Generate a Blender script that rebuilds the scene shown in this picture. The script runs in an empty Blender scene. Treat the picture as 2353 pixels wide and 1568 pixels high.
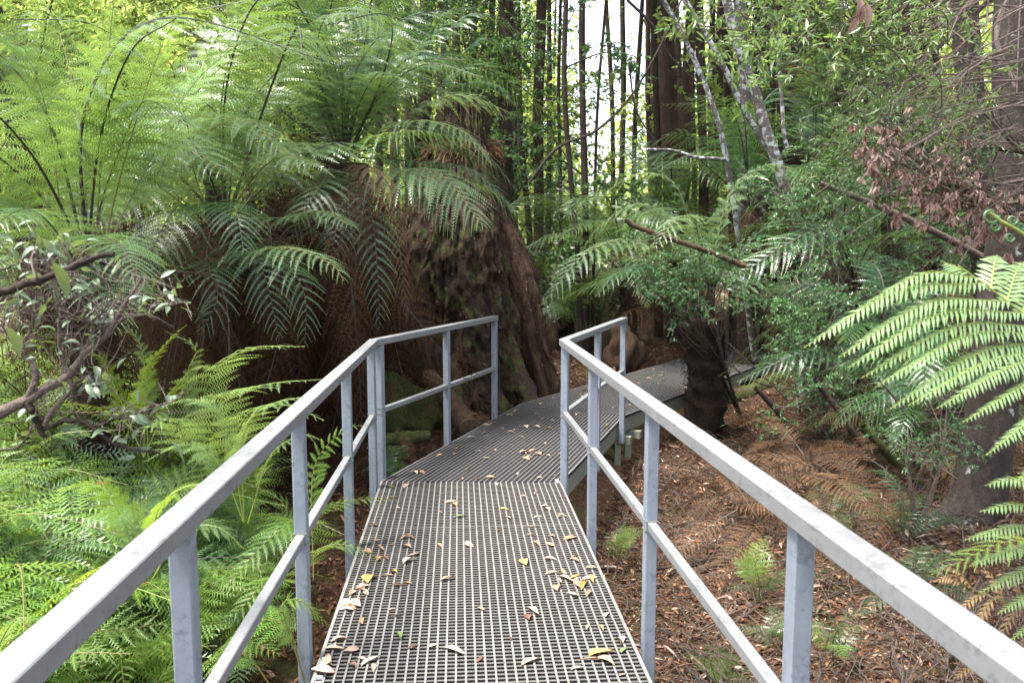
import bpy, math
import numpy as np
from mathutils import Vector, Matrix, noise

S = bpy.context.scene
COL = S.collection

# ------------------------------------------------------------------ camera
F = 1800.0                       # focal length in units of a 2352 px wide picture
YAW, PITCH, CAMZ = math.radians(3.86), math.radians(6.15), 1.6
cd = bpy.data.cameras.new('camera'); cam = bpy.data.objects.new('camera', cd); COL.objects.link(cam)
cam.location = (0, 0, CAMZ); cam.rotation_euler = (math.radians(90) - PITCH, 0, -YAW)
cd.sensor_width = 36; cd.lens = 36 * F / 2352; cd.clip_end = 600; cd.clip_start = .05
cd.dof.use_dof = True; cd.dof.focus_distance = 6.5; cd.dof.aperture_fstop = 7.0
S.camera = cam

# ------------------------------------------------------------------ world, sun, exposure
SUN = Vector((-.34, -.10, .93)).normalized()
w = bpy.data.worlds.new('World'); S.world = w; w.use_nodes = True
nt = w.node_tree; nt.nodes.clear()
sky = nt.nodes.new('ShaderNodeTexSky'); sky.sky_type = 'NISHITA'; sky.sun_disc = False
sky.sun_elevation = math.asin(SUN.z); sky.sun_rotation = math.atan2(SUN.x, SUN.y)
sky.dust_density = 3.0; sky.air_density = 1.0
hs = nt.nodes.new('ShaderNodeHueSaturation'); hs.inputs['Saturation'].default_value = .42
bg = nt.nodes.new('ShaderNodeBackground'); bg.inputs['Strength'].default_value = .15
ow = nt.nodes.new('ShaderNodeOutputWorld')
nt.links.new(sky.outputs[0], hs.inputs['Color']); nt.links.new(hs.outputs[0], bg.inputs['Color']); nt.links.new(bg.outputs[0], ow.inputs[0])
ld = bpy.data.lights.new('sun', 'SUN'); ld.energy = 2.8; ld.angle = math.radians(12); ld.color = (1, .96, .88)
lo = bpy.data.objects.new('sun', ld); COL.objects.link(lo); lo.rotation_euler = SUN.to_track_quat('Z', 'Y').to_euler(); lo.location = (-20, 10, 40)
vs = S.view_settings; vs.view_transform = 'Standard'; vs.look = 'None'; vs.exposure = 2.32; vs.gamma = 1; vs.use_curve_mapping = False
cy = S.cycles; cy.max_bounces = 6; cy.diffuse_bounces = 4; cy.glossy_bounces = 2; cy.transmission_bounces = 4; cy.transparent_max_bounces = 4
cy.use_denoising = True; cy.caustics_reflective = False; cy.caustics_refractive = False; cy.sample_clamp_indirect = 6
cy.use_adaptive_sampling = True; cy.adaptive_threshold = .02

# ------------------------------------------------------------------ helpers
CM = cam.rotation_euler.to_matrix()
def ray(px, py):
    return CM @ Vector(((px - 1176) / F, -(py - 784) / F, -1))
def at(px, py, Y):
    d = ray(px, py); k = Y / d.y
    return np.array([d.x * k, Y, CAMZ + d.z * k])
def atz(px, py, z):
    d = ray(px, py); k = (z - CAMZ) / d.z
    return np.array([d.x * k, d.y * k, z])
def rg(seed): return np.random.default_rng(seed)
def nrm(a): return a / np.maximum(np.linalg.norm(a, axis=-1, keepdims=True), 1e-9)
Z = np.array([0, 0, 1.])

def catmull(pts, n):
    p = np.array(pts, float)
    if len(p) == 2:
        t = np.linspace(0, 1, n)[:, None]; return p[0] * (1 - t) + p[1] * t
    q = np.vstack([2 * p[0] - p[1], p, 2 * p[-1] - p[-2]]); m = len(p) - 1
    u = np.linspace(0, m, n); i = np.minimum(u.astype(int), m - 1); t = (u - i)[:, None]
    a, b, c, d = q[i], q[i + 1], q[i + 2], q[i + 3]
    r = .5 * ((2 * b) + (-a + c) * t + (2 * a - 5 * b + 4 * c - d) * t ** 2 + (-a + 3 * b - 3 * c + d) * t ** 3)
    d_ = np.r_[0, np.cumsum(np.linalg.norm(np.diff(r, axis=0), axis=1))]; s = np.linspace(0, d_[-1], n)
    return np.stack([np.interp(s, d_, r[:, k]) for k in range(3)], 1)

class MB:
    def __init__(s): s.v, s.f, s.mi, s.c, s.n = [], [], [], [], 0
    def add(s, v, f, mi=0, col=None):
        v = np.asarray(v, float).reshape(-1, 3); f = np.asarray(f, int)
        if len(f) == 0: return s
        s.v.append(v); s.f.append(f + s.n); s.mi.append(np.full(len(f), mi)); s.n += len(v)
        s.c.append(np.ones((len(v), 3)) if col is None else np.broadcast_to(col, (len(v), 3)))
        return s
    def mesh(s, name, mats, smooth=False):
        me = bpy.data.meshes.new(name)
        if not s.v: return me
        V = np.concatenate(s.v); me.vertices.add(len(V)); me.vertices.foreach_set('co', V.ravel().astype(np.float32))
        L = np.concatenate([f.ravel() for f in s.f]); k = np.concatenate([np.full(len(f), f.shape[1]) for f in s.f])
        me.loops.add(len(L)); me.loops.foreach_set('vertex_index', L.astype(np.int32))
        me.polygons.add(len(k)); me.polygons.foreach_set('loop_start', np.r_[0, np.cumsum(k)[:-1]].astype(np.int32))
        me.polygons.foreach_set('material_index', np.concatenate(s.mi).astype(np.int32))
        me.polygons.foreach_set('use_smooth', np.full(len(k), bool(smooth)))
        c = np.concatenate(s.c)
        if np.ptp(c) > 1e-6:
            a = me.color_attributes.new('tint', 'FLOAT_COLOR', 'POINT')
            a.data.foreach_set('color', np.hstack([c, np.ones((len(c), 1))]).ravel().astype(np.float32))
        for m in (mats if isinstance(mats, (list, tuple)) else [mats]): me.materials.append(m)
        me.update(calc_edges=True); return me
    def build(s, name, mats, parent=None, smooth=False, kind=None, label=None):
        return link(name, s.mesh(name, mats, smooth), parent, kind=kind, label=label)

def link(name, data, parent=None, mat=None, kind=None, label=None):
    o = bpy.data.objects.new(name, data); COL.objects.link(o)
    if parent is not None:
        o.parent = parent
        if mat is None:
            mat = Matrix.Translation(parent.location).inverted()      # parents are only translated: geometry is given in world space
    if mat is not None: o.matrix_basis = mat
    if kind: o['kind'] = kind
    if label: o['label'] = label
    return o
def thing(name, label, cat, loc=(0, 0, 0), group=None):
    o = bpy.data.objects.new(name, None); COL.objects.link(o); o.location = [float(c) for c in loc]; o.empty_display_size = .1
    return tag(o, label, cat, group)
def tag(o, label, cat, group=None, kind=None):
    o['label'] = label; o['category'] = cat
    if group: o['group'] = group
    if kind: o['kind'] = kind
    return o
def part(parent, name, me, M):
    """place a shared mesh at world matrix M below an (only translated) parent"""
    return link(name, me, parent, Matrix.Translation(parent.location).inverted() @ M)

def box(mb, a, b, w, h, up=(0, 0, 1), mi=0, side=None):
    a, b = np.array(a, float), np.array(b, float); t = nrm(b - a); s = nrm(np.cross(t, up)); u = np.cross(s, t)
    v = [p + s * x * w / 2 + u * y * h / 2 for p in (a, b) for x, y in ((-1, -1), (1, -1), (1, 1), (-1, 1))]
    mb.add(v, [[0, 1, 2, 3], [7, 6, 5, 4], [0, 4, 5, 1], [1, 5, 6, 2], [2, 6, 7, 3], [3, 7, 4, 0]], mi)
    if side is not None: mb.mi[-1] = np.array([side, side, side, side, mi, side])

def tube(mb, P, R, k=6, mi=0, bump=0, seed=0, cap=True, col=None, flute=0):
    P = np.array(P, float); n = len(P); R = np.broadcast_to(R, (n,)) if np.ndim(R) else np.full(n, R)
    T = nrm(np.gradient(P, axis=0)); a = nrm(np.cross(T[0], [.3, .8, .52]))
    A = np.zeros((n, 3))
    for i in range(n):
        a = a - T[i] * a.dot(T[i]); a = a / np.linalg.norm(a); A[i] = a
    B = np.cross(T, A); th = np.arange(k) / k * 2 * np.pi
    r = np.repeat(R[:, None], k, 1)
    if bump:
        g = rg(seed); 
        for q in range(4):
            fz, ft, ph = g.uniform(1, 9), g.integers(1, 5), g.uniform(0, 6.3)
            r = r * (1 + bump * .5 * np.sin(np.linspace(0, 1, n)[:, None] * fz * 6 + th[None] * ft + ph))
        r = r * (1 + bump * g.uniform(-.6, .6, r.shape))
    if flute: r = r * (1 + flute * np.cos(th * 5 + seed)[None] * np.linspace(1, .2, n)[:, None] ** 2)
    v = P[:, None] + r[..., None] * (np.cos(th)[None, :, None] * A[:, None] + np.sin(th)[None, :, None] * B[:, None])
    i, j = np.meshgrid(np.arange(n - 1), np.arange(k), indexing='ij'); i, j = i.ravel(), j.ravel(); j2 = (j + 1) % k
    mb.add(v, np.stack([i * k + j, i * k + j2, (i + 1) * k + j2, (i + 1) * k + j], 1), mi, col)
    if cap:
        m = n * k - k
        mb.add(np.vstack([v[-1], P[-1] + T[-1] * R[-1] * .15]), [[j, (j + 1) % k, k] for j in range(k)], mi, col)

def frond(mb, pts, L, npin=30, m=22, prof='tree', droop=.35, t0=.12, ang=.28, wide=.155, seed=0, rach=.007, roll=0, az=None, bent=.0, sides=(-1, 1), fold=.12, sv=None):
    """one fern frond along the curve pts: pinnae of length L either side, each set with pinnules (slot 0 blade, slot 1 stalk)"""
    g = rg(seed); P = catmull(pts, 40); n = len(P); T = nrm(np.gradient(P, axis=0))
    d = (P[-1] - P[0]) * [1, 1, 0] if az is None else np.array(az, float)
    s0 = nrm(np.cross(d, Z)) if sv is None else nrm(np.array(sv, float)); u = np.linspace(0, 1, n)
    ii = (np.arange(npin) + .5) / npin; res = []
    for sd in sides:
        t = t0 + (1 - t0) * np.clip(ii + sd * .22 / npin, 0, 1) ** .92
        t = np.clip(t, 0, 1)
        b = np.stack([np.interp(t, u, P[:, k]) for k in range(3)], 1); tt = nrm(np.stack([np.interp(t, u, T[:, k]) for k in range(3)], 1))
        sN = nrm(s0 - tt * (tt @ s0)[:, None]); N = np.cross(sN, tt)
        cr, sr = math.cos(roll), math.sin(roll); sN, N = sN * cr + N * sr, N * cr - sN * sr
        x = (t - t0) / (1 - t0)
        if prof == 'tree': pl = np.clip(np.minimum(1, .38 + x * 2.6) * (1 - x ** 2.3) ** .8 + .03, .03, 1)
        elif prof == 'tri': pl = np.clip((1 - x) ** .85 * np.minimum(1, .75 + x * 2.5) + .03, .03, 1)
        else: pl = np.clip(.85 + .15 * np.sin(x * 3), 0, 1) * (1 - .55 * x ** 3)
        ln = L * pl * g.uniform(.86, 1.08, npin)
        A = ang + .45 * x ** 2 + g.normal(0, .07, npin)
        dr = droop * g.uniform(.65, 1.4, npin)
        D = sd * sN * np.cos(A)[:, None] + tt * np.sin(A)[:, None] + N * (fold + g.normal(0, .07, npin))[:, None]
        s = np.linspace(0, 1, m)
        C = b[:, None] + ln[:, None, None] * (s[None, :, None] * D[:, None] - (s[None, :, None] ** 2) * dr[:, None, None] * Z + (s[None, :, None] ** 2) * (.16 + bent) * tt[:, None])
        tp = nrm(np.gradient(C, axis=1)); sp = nrm(np.cross(tp, np.broadcast_to(N[:, None], tp.shape)))
        sp = nrm(sp + g.normal(0, .06, (npin, 1, 3)))
        # stalk of each pinna
        idx = np.linspace(0, m - 1, 4).astype(int); Q = C[:, idx]; wv = np.cross(tp[:, idx], sp[:, idx]) * 0 + sp[:, idx] * (rach * .22)
        v = np.concatenate([Q - wv, Q + wv], 1).reshape(-1, 3); bi = (np.arange(npin) * 8)[:, None]
        f = np.concatenate([bi + np.array([[k, k + 1, k + 5, k + 4]]) for k in range(3)], 0)
        mb.add(v, f, 2)
        space = (ln / m)[:, None]
        ps = np.clip(np.minimum(1, .55 + s * 3) * (1 - s ** 1.7) ** .9 + .06, 0, 1)[None]
        for k in (-1, 1):
            l = ln[:, None] * wide * ps * g.uniform(.85, 1.1, (npin, m)); wd = np.minimum(space * .66, l * .55)
            dd = nrm(k * sp * .9 + tp * .42 - Z * (.04 + g.uniform(0, .20, (npin, m, 1))))
            o = C + tp * (space * (.25 * k))[..., None]
            v = np.stack([o - tp * (wd * .42)[..., None], o + dd * (l * .98)[..., None] - tp * (wd * .10)[..., None] + tp * (l * .12)[..., None],
                          o + dd * (l * .62)[..., None] + tp * (wd * .40)[..., None], o + tp * (wd * .42)[..., None]], 2)
            keep = g.random((npin, m)) > .02
            v = v[keep].reshape(-1, 3); q = np.arange(len(v) // 4)[:, None] * 4 + np.array([[0, 1, 2, 3]])
            mb.add(v, q, 0)
    tube(mb, P, np.linspace(rach, rach * .25, n), 4, 1, cap=False)
    return mb

def leafset(mb, P, D, N, ln, wd, mi=0, col=None, curl=.12, fold=.15):
    """pointed oval leaves, two folded quads each"""
    n = len(P); D = nrm(D); Sd = nrm(np.cross(D, N)); N = np.cross(Sd, D)
    ln = np.broadcast_to(ln, (n,))[:, None]; wd = np.broadcast_to(wd, (n,))[:, None]
    tip = P + D * ln - N * ln * curl
    L1, R1 = P + D * ln * .3 + Sd * wd * .42 + N * wd * fold, P + D * ln * .3 - Sd * wd * .42 + N * wd * fold
    L2, R2 = P + D * ln * .66 + Sd * wd * .40 + N * (wd * fold - ln * curl * .4), P + D * ln * .66 - Sd * wd * .40 + N * (wd * fold - ln * curl * .4)
    v = np.stack([P, L1, L2, tip, R2, R1], 1).reshape(-1, 3); b = np.arange(n)[:, None] * 6
    mb.add(v, np.concatenate([b + [[0, 3, 2, 1]], b + [[0, 5, 4, 3]]]), mi, None if col is None else np.repeat(col, 6, 0))

def diamonds(mb, P, D, N, ln, wd, mi=0):
    n = len(P); D = nrm(D); Sd = nrm(np.cross(D, N)); ln = np.broadcast_to(ln, (n,))[:, None]; wd = np.broadcast_to(wd, (n,))[:, None]
    v = np.stack([P, P + D * ln * .5 + Sd * wd * .5, P + D * ln, P + D * ln * .45 - Sd * wd * .5], 1).reshape(-1, 3)
    mb.add(v, np.arange(n)[:, None] * 4 + [[0, 1, 2, 3]], mi)

# ------------------------------------------------------------------ materials
def nmat(name):
    m = bpy.data.materials.new(name); m.use_nodes = True; t = m.node_tree; t.nodes.clear(); return m, t
class T:
    def __init__(s, name): s.m, s.t = nmat(name); s.co = s.n('ShaderNodeTexCoord')
    def n(s, typ, **k):
        x = s.t.nodes.new(typ)
        for a, b in k.items(): setattr(x, a, b)
        return x
    def l(s, a, b): s.t.links.new(a, b)
    def noise(s, scale, detail=4, rough=.6, src='Object', vec=None):
        x = s.n('ShaderNodeTexNoise'); x.inputs['Scale'].default_value = scale; x.inputs['Detail'].default_value = detail; x.inputs['Roughness'].default_value = rough
        s.l(vec if vec is not None else s.co.outputs[src], x.inputs['Vector']); return x.outputs['Fac']
    def ramp(s, fac, stops):
        r = s.n('ShaderNodeValToRGB'); e = r.color_ramp.elements
        for i, (p, c) in enumerate(stops):
            el = e[i] if i < 2 else e.new(p)
            el.position = p; el.color = (*c, 1) if len(c) == 3 else c
        s.l(fac, r.inputs[0]); return r.outputs[0]
    def mix(s, f, a, b, mode='MIX'):
        x = s.n('ShaderNodeMix', data_type='RGBA', blend_type=mode)
        for k, v in ((0, f), (6, a), (7, b)):
            if hasattr(v, 'links'): s.l(v, x.inputs[k])
            else: x.inputs[k].default_value = v if k == 0 else (*v, 1)
        return x.outputs[2]
    def math(s, op, a, b=0):
        x = s.n('ShaderNodeMath', operation=op)
        for k, v in ((0, a), (1, b)):
            if hasattr(v, 'links'): s.l(v, x.inputs[k])
            else: x.inputs[k].default_value = v
        return x.outputs[0]
    def bump(s, h, strength=.5, dist=.01):
        b = s.n('ShaderNodeBump'); b.inputs['Strength'].default_value = strength; b.inputs['Distance'].default_value = dist; s.l(h, b.inputs['Height']); return b.outputs[0]
    def stretch(s, x, y, z, src='Object'):
        m = s.n('ShaderNodeMapping'); m.inputs['Scale'].default_value = (x, y, z); s.l(s.co.outputs[src], m.inputs[0]); return m.outputs[0]
    def pbr(s, col, rough=.6, metal=0, normal=None, spec=.5):
        p = s.n('ShaderNodeBsdfPrincipled')
        for k, v in (('Base Color', col), ('Roughness', rough), ('Metallic', metal)):
            if hasattr(v, 'links'): s.l(v, p.inputs[k])
            else: p.inputs[k].default_value = (*v, 1) if k == 'Base Color' else v
        p.inputs['Specular IOR Level'].default_value = spec
        if normal is not None: s.l(normal, p.inputs['Normal'])
        return p.outputs[0]
    def out(s, sh):
        o = s.n('ShaderNodeOutputMaterial'); s.l(sh, o.inputs[0]); return s.m

def leaf_mat(name, c1, c2, trans, tf=.35, rough=.42, spec=.5, tint=False, scale=1.3, old=None, oldp=.0):
    t = T(name); oi = t.n('ShaderNodeObjectInfo')
    geo = t.n('ShaderNodeNewGeometry')
    n = t.noise(scale, 3, .6, vec=geo.outputs['Position'])
    f = t.math('ADD', t.math('MULTIPLY', oi.outputs['Random'], .55), t.math('MULTIPLY', t.math('SUBTRACT', n, .28), .95))
    f = t.math('ADD', f, t.math('MULTIPLY', t.math('SUBTRACT', geo.outputs['Random Per Island'], .5), .38))
    cl = t.n('ShaderNodeClamp'); t.l(f, cl.inputs[0]); f = cl.outputs[0]
    col = t.mix(f, c1, c2); tr = t.mix(f, tuple(x * .75 for x in trans), trans)
    if old:
        n2 = t.noise(scale * 4.2, 2, .6, vec=geo.outputs['Position']); k = t.ramp(n2, [(oldp, (1, 1, 1)), (oldp + .05, (0, 0, 0))])
        col = t.mix(k, col, old); tr = t.mix(k, tr, old)
    if tint:
        at_ = t.n('ShaderNodeAttribute', attribute_name='tint'); col = t.mix(1.0, col, at_.outputs[0], 'MULTIPLY'); tr = t.mix(1.0, tr, at_.outputs[0], 'MULTIPLY')
    p = t.pbr(col, rough, 0, None, spec)
    tb = t.n('ShaderNodeBsdfTranslucent'); t.l(tr, tb.inputs[0])
    mx = t.n('ShaderNodeMixShader'); mx.inputs[0].default_value = tf; t.l(p, mx.inputs[1]); t.l(tb.outputs[0], mx.inputs[2])
    return t.out(mx.outputs[0])

def bark_mat(name, dark, light, blot=None, bp=.55, moss=None, mp=.6, zs=.25, sc=30, rough=.9, bsc=9):
    t = T(name); geo = t.n('ShaderNodeNewGeometry'); m = t.n('ShaderNodeMapping'); m.inputs['Scale'].default_value = (1, 1, zs); t.l(geo.outputs['Position'], m.inputs[0])
    n = t.noise(sc, 6, .7, vec=m.outputs[0]); c = t.ramp(n, [(.3, dark), (.7, light)])
    n3 = t.noise(3.1, 3, .6, vec=geo.outputs['Position']); c = t.mix(t.ramp(n3, [(.35, (0, 0, 0)), (.7, (.6, .6, .6))]), c, tuple(x * .55 for x in dark))
    if blot:
        n2 = t.noise(bsc, 5, .65, vec=geo.outputs['Position']); c = t.mix(t.ramp(n2, [(bp, (0, 0, 0)), (bp + .035, (1, 1, 1))]), c, blot)
    if moss:
        n2 = t.noise(4.5, 6, .7, vec=geo.outputs['Position']); c = t.mix(t.ramp(n2, [(mp, (0, 0, 0)), (mp + .08, (1, 1, 1))]), c, moss)
    return t.out(t.pbr(c, rough, 0, t.bump(n, 1, .03), .25))

def galv(name, a, b, rough=.42, metal=.55):
    t = T(name); geo = t.n('ShaderNodeNewGeometry'); P = geo.outputs['Position']
    n = t.noise(7, 6, .75, vec=P); n2 = t.noise(60, 3, .6, vec=P); n4 = t.noise(1.7, 4, .7, vec=P)
    c = t.mix(n, a, b); c = t.mix(t.math('MULTIPLY', t.ramp(n2, [(.4, (0, 0, 0)), (.75, (1, 1, 1))]), .22), c, tuple(x * .6 for x in a))
    c = t.mix(t.math('MULTIPLY', t.ramp(n4, [(.5, (0, 0, 0)), (.72, (1, 1, 1))]), .35), c, (a[0] * .75, a[1] * .76, a[2] * .66))
    n5 = t.noise(15, 6, .75, vec=P); c = t.mix(t.math('MULTIPLY', t.ramp(n5, [(.55, (0, 0, 0)), (.63, (1, 1, 1))]), .45), c, tuple(x * .45 for x in a))
    r = t.math('ADD', t.math('MULTIPLY', n, .3), rough - .1)
    return t.out(t.pbr(c, r, metal, t.bump(n2, .15, .002)))

M = {}
M['rail'] = galv('galvanised_rail', (.12, .125, .13), (.19, .195, .20), .5, .1)
M['post'] = galv('galvanised_post', (.15, .175, .21), (.24, .27, .32), .45, .25)
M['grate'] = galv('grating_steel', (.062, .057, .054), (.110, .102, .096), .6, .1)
M['bar'] = galv('grating_bar_steel', (.125, .12, .115), (.20, .192, .186), .6, .1)
M['grime'] = galv('shaded_side_steel', (.007, .0065, .007), (.018, .017, .017), .9, 0)  # shade inside the grating slits, painted as near-black side faces of the bars
M['gratedark'] = galv('dark_grating_steel', (.022, .020, .020), (.048, .044, .043), .8, 0)  # darker cross bars for the second and third stretches
M['bardark'] = galv('dark_bar_steel', (.075, .072, .072), (.13, .125, .125), .75, 0)  # darker long bars for the same stretches
M['beam'] = galv('edge_beam', (.11, .12, .09), (.18, .19, .15), .6, .1)
M['clip'] = galv('bright_clip', (.7, .7, .72), (.85, .85, .87), .35, .3)
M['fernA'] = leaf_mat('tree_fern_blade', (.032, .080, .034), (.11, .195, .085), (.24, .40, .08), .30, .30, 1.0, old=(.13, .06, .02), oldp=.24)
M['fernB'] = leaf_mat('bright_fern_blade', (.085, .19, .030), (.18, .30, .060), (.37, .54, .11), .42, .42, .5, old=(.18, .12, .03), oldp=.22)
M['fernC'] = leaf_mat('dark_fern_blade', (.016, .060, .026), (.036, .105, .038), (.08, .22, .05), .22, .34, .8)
M['fernD'] = leaf_mat('yellow_fern_blade', (.10, .21, .02), (.20, .31, .035), (.5, .66, .06), .5, .45, .5, old=(.3, .14, .03), oldp=.27)
M['fernS'] = leaf_mat('silvery_fern_blade', (.085, .15, .075), (.18, .27, .135), (.26, .40, .12), .28, .30, 1.0, old=(.2, .13, .06), oldp=.24)
M['rust'] = leaf_mat('rusty_frond', (.16, .085, .04), (.32, .20, .11), (.35, .18, .07), .3, .6, .3)
M['fernP'] = leaf_mat('pale_fern_blade', (.12, .215, .085), (.20, .30, .125), (.38, .52, .12), .36, .4, .6)
M['stalk'] = T('fern_stalk'); M['stalk'] = M['stalk'].out(M['stalk'].pbr((.10, .09, .025), .5))
M['stalkdark'] = T('dark_stalk'); M['stalkdark'] = M['stalkdark'].out(M['stalkdark'].pbr((.022, .016, .010), .6))
M['stalkgreen'] = T('green_stalk'); M['stalkgreen'] = M['stalkgreen'].out(M['stalkgreen'].pbr((.16, .20, .04), .5))
M['dead'] = leaf_mat('dead_frond', (.020, .010, .005), (.072, .034, .015), (.08, .035, .012), .15, .75, .2)
M['deadlight'] = leaf_mat('dead_frond_pale', (.07, .036, .02), (.15, .085, .045), (.16, .08, .03), .12, .7, .2)
M['shrub'] = leaf_mat('shrub_leaf', (.035, .095, .035), (.085, .19, .062), (.16, .32, .07), .25, .40, .7, old=(.24, .13, .07), oldp=.2)
M['gum'] = leaf_mat('gum_leaf', (.050, .10, .032), (.115, .19, .055), (.30, .42, .09), .36, .40, .6)
M['gumdull'] = leaf_mat('gum_leaf_dull', (.040, .085, .035), (.09, .16, .06), (.18, .28, .07), .28, .42, .6, old=(.2, .1, .06), oldp=.22)
M['bushleaf'] = leaf_mat('bush_leaf_grey', (.045, .08, .045), (.10, .15, .085), (.28, .36, .08), .22, .45, .6)
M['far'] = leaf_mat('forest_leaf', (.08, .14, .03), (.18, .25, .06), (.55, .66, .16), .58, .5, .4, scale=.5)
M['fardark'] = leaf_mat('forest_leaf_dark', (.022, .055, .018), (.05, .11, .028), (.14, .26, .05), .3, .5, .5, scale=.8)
M['deadleaf'] = leaf_mat('dead_leaf', (.15, .075, .05), (.34, .24, .21), (.3, .14, .08), .15, .6, .4, scale=8)
M['litter'] = leaf_mat('litter_leaf', (.75, .75, .75), (1, 1, 1), (.9, .6, .4), .08, .65, .35, tint=True)
M['deckleaf'] = leaf_mat('deck_leaf', (.85, .85, .85), (1, 1, 1), (.9, .7, .5), .10, .6, .4, tint=True, scale=6)
M['bark'] = bark_mat('dark_bark', (.018, .012, .009), (.058, .040, .030), (.22, .23, .20), .72, (.07, .085, .022), .70)
M['barkred'] = bark_mat('reddish_bark', (.030, .018, .013), (.085, .053, .038), (.22, .21, .19), .72)
M['lichen'] = bark_mat('lichen_bark', (.06, .052, .048), (.14, .125, .115), (.30, .31, .31), .52, None, .6, .5, 24, bsc=13)
M['greytrunk'] = bark_mat('grey_mottled_bark', (.018, .014, .012), (.060, .046, .038), (.25, .25, .24), .63, (.10, .085, .02), .70, .5, 18, bsc=7)
M['twig'] = bark_mat('twig_bark', (.07, .05, .04), (.19, .15, .125), None, .6, None, .6, 1, 50)
M['twigpink'] = bark_mat('pale_twig_bark', (.13, .095, .08), (.30, .235, .21), None, .6, None, .6, 1, 60)
M['twigdark'] = bark_mat('dark_twig_bark', (.025, .018, .014), (.08, .06, .045), None, .6, (.09, .10, .02), .66, 1, 50)
M['fernbark'] = bark_mat('tree_fern_trunk', (.010, .007, .005), (.050, .030, .018), None, .6, None, .6, .5, 40)
M['stump'] = bark_mat('mossy_stump', (.008, .005, .004), (.060, .034, .019), (.09, .06, .024), .66, (.040, .052, .012), .53, .8, 22)
M['stumpred'] = bark_mat('fibrous_stump', (.020, .011, .008), (.095, .050, .029), None, .6, (.05, .055, .014), .68, .10, 40)
M['moss'] = bark_mat('moss', (.020, .030, .008), (.075, .088, .018), (.06, .04, .02), .6, None, .6, 1, 40)
M['log'] = bark_mat('log_bark', (.04, .024, .015), (.13, .08, .05), None, .6, (.06, .075, .015), .6, .6, 24)

t = T('forest_floor'); geo = t.n('ShaderNodeNewGeometry'); Pn = geo.outputs['Position']
n1 = t.noise(26, 8, .75, vec=Pn); n2 = t.noise(1.3, 4, .6, vec=Pn)
c = t.ramp(n1, [(.30, (.012, .007, .004)), (.5, (.050, .026, .014)), (.74, (.17, .10, .06))])
c = t.mix(t.ramp(n2, [(.56, (0, 0, 0)), (.68, (.8, .8, .8))]), c, (.045, .055, .014))
M['floor'] = t.out(t.pbr(c, .9, 0, t.bump(n1, 1, .03), .2))

# ------------------------------------------------------------------ the ground
PATH = np.array([[.075, -3], [.075, 5.57], [1.17, 8.21], [4.4, 12.5], [6.2, 14.9]])
CP = np.array([(-1.2, 1, -.75), (-1.2, 3, -.7), (-1.2, 5, -.6), (-3, 3, -.55), (-3, 6, -.35), (-1.2, 7, -.45), (-.5, 8, -.18), (.1, 8.2, -.10), (.62, 8.9, -.03), (1.2, 9.8, -.02),
    (-2, 9, -.2), (-5, 6, -.1), (-5, 2, -.5), (-6, 10, .3), (0, 12, .2), (2, 11.3, -.02), (3.2, 13.2, .05), (5, 16, .3), (1, 16, .2),
    (1.3, 1, -.85), (1.4, 3, -.85), (1.4, 5, -.8), (1.9, 6.5, -.7), (2.8, 4, -.6), (2.9, 6, -.5), (3.8, 5.6, -.35), (2.9, 9.0, -.5), (2.6, 7.7, -.6), (4.2, 9, -.35),
    (5.5, 7, .0), (4.5, 3, -.35), (6, 11, -.1), (7.5, 9, .3), (9, 14, .5), (-12, 12, .6), (14, 12, 1.0), (0, 25, .4), (-15, 30, 1.0), (18, 30, 1.6), (0, 60, 1.2), (-60, 60, 3), (60, 60, 4), (0, 150, 4), (0, -10, -1), (-30, -5, -1), (30, -5, 0)], float)
def path_dist(x, y):
    d = np.full(np.shape(x), 1e9)
    for a, b in zip(PATH[:-1], PATH[1:]):
        ab = b - a; t_ = np.clip(((x - a[0]) * ab[0] + (y - a[1]) * ab[1]) / ab.dot(ab), 0, 1)
        d = np.minimum(d, np.hypot(x - a[0] - t_ * ab[0], y - a[1] - t_ * ab[1]))
    return d
def gz(x, y, rough=True):
    x, y = np.asarray(x, float), np.asarray(y, float)
    w_, s_ = 0, 0
    for cx, cyy, cz in CP:
        k = 1 / ((x - cx) ** 2 + (y - cyy) ** 2 + .12) ** 2; w_ = w_ + k; s_ = s_ + k * cz
    z = s_ / w_
    if rough: z = z + .035 * np.sin(x * 3.1 + 1.3 * np.sin(y * 2.3)) * np.cos(y * 2.7 + x) + .018 * np.sin(x * 8.3 + y * 3) * np.sin(y * 9.1 - x * 4)
    d = path_dist(x, y); under = -.30
    k = np.clip((.95 - d) / .32, 0, 1)
    z = np.where(z > under, z * (1 - k) + np.minimum(z, under) * k, z)
    return np.where(d < .68, np.minimum(z, under), z)
def G(x, y): return float(gz(x, y))
def warp(lo, hi, n, c, p=2.4):
    u = np.linspace(-1, 1, n); v = np.sign(u) * np.abs(u) ** p; return np.where(v < 0, c + v * (c - lo), c + v * (hi - c))
xs, ys = warp(-220, 220, 300, 1.0), warp(-40, 380, 320, 6.0)
X, Y = np.meshgrid(xs, ys); Zg = gz(X, Y); i, j = np.meshgrid(np.arange(len(ys) - 1), np.arange(len(xs) - 1), indexing='ij'); k = len(xs)
fi = (i * k + j).ravel()
o = MB().add(np.stack([X, Y, Zg], -1), np.stack([fi, fi + 1, fi + k + 1, fi + k], 1)).build('ground', M['floor'], smooth=True, kind='structure')

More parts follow.
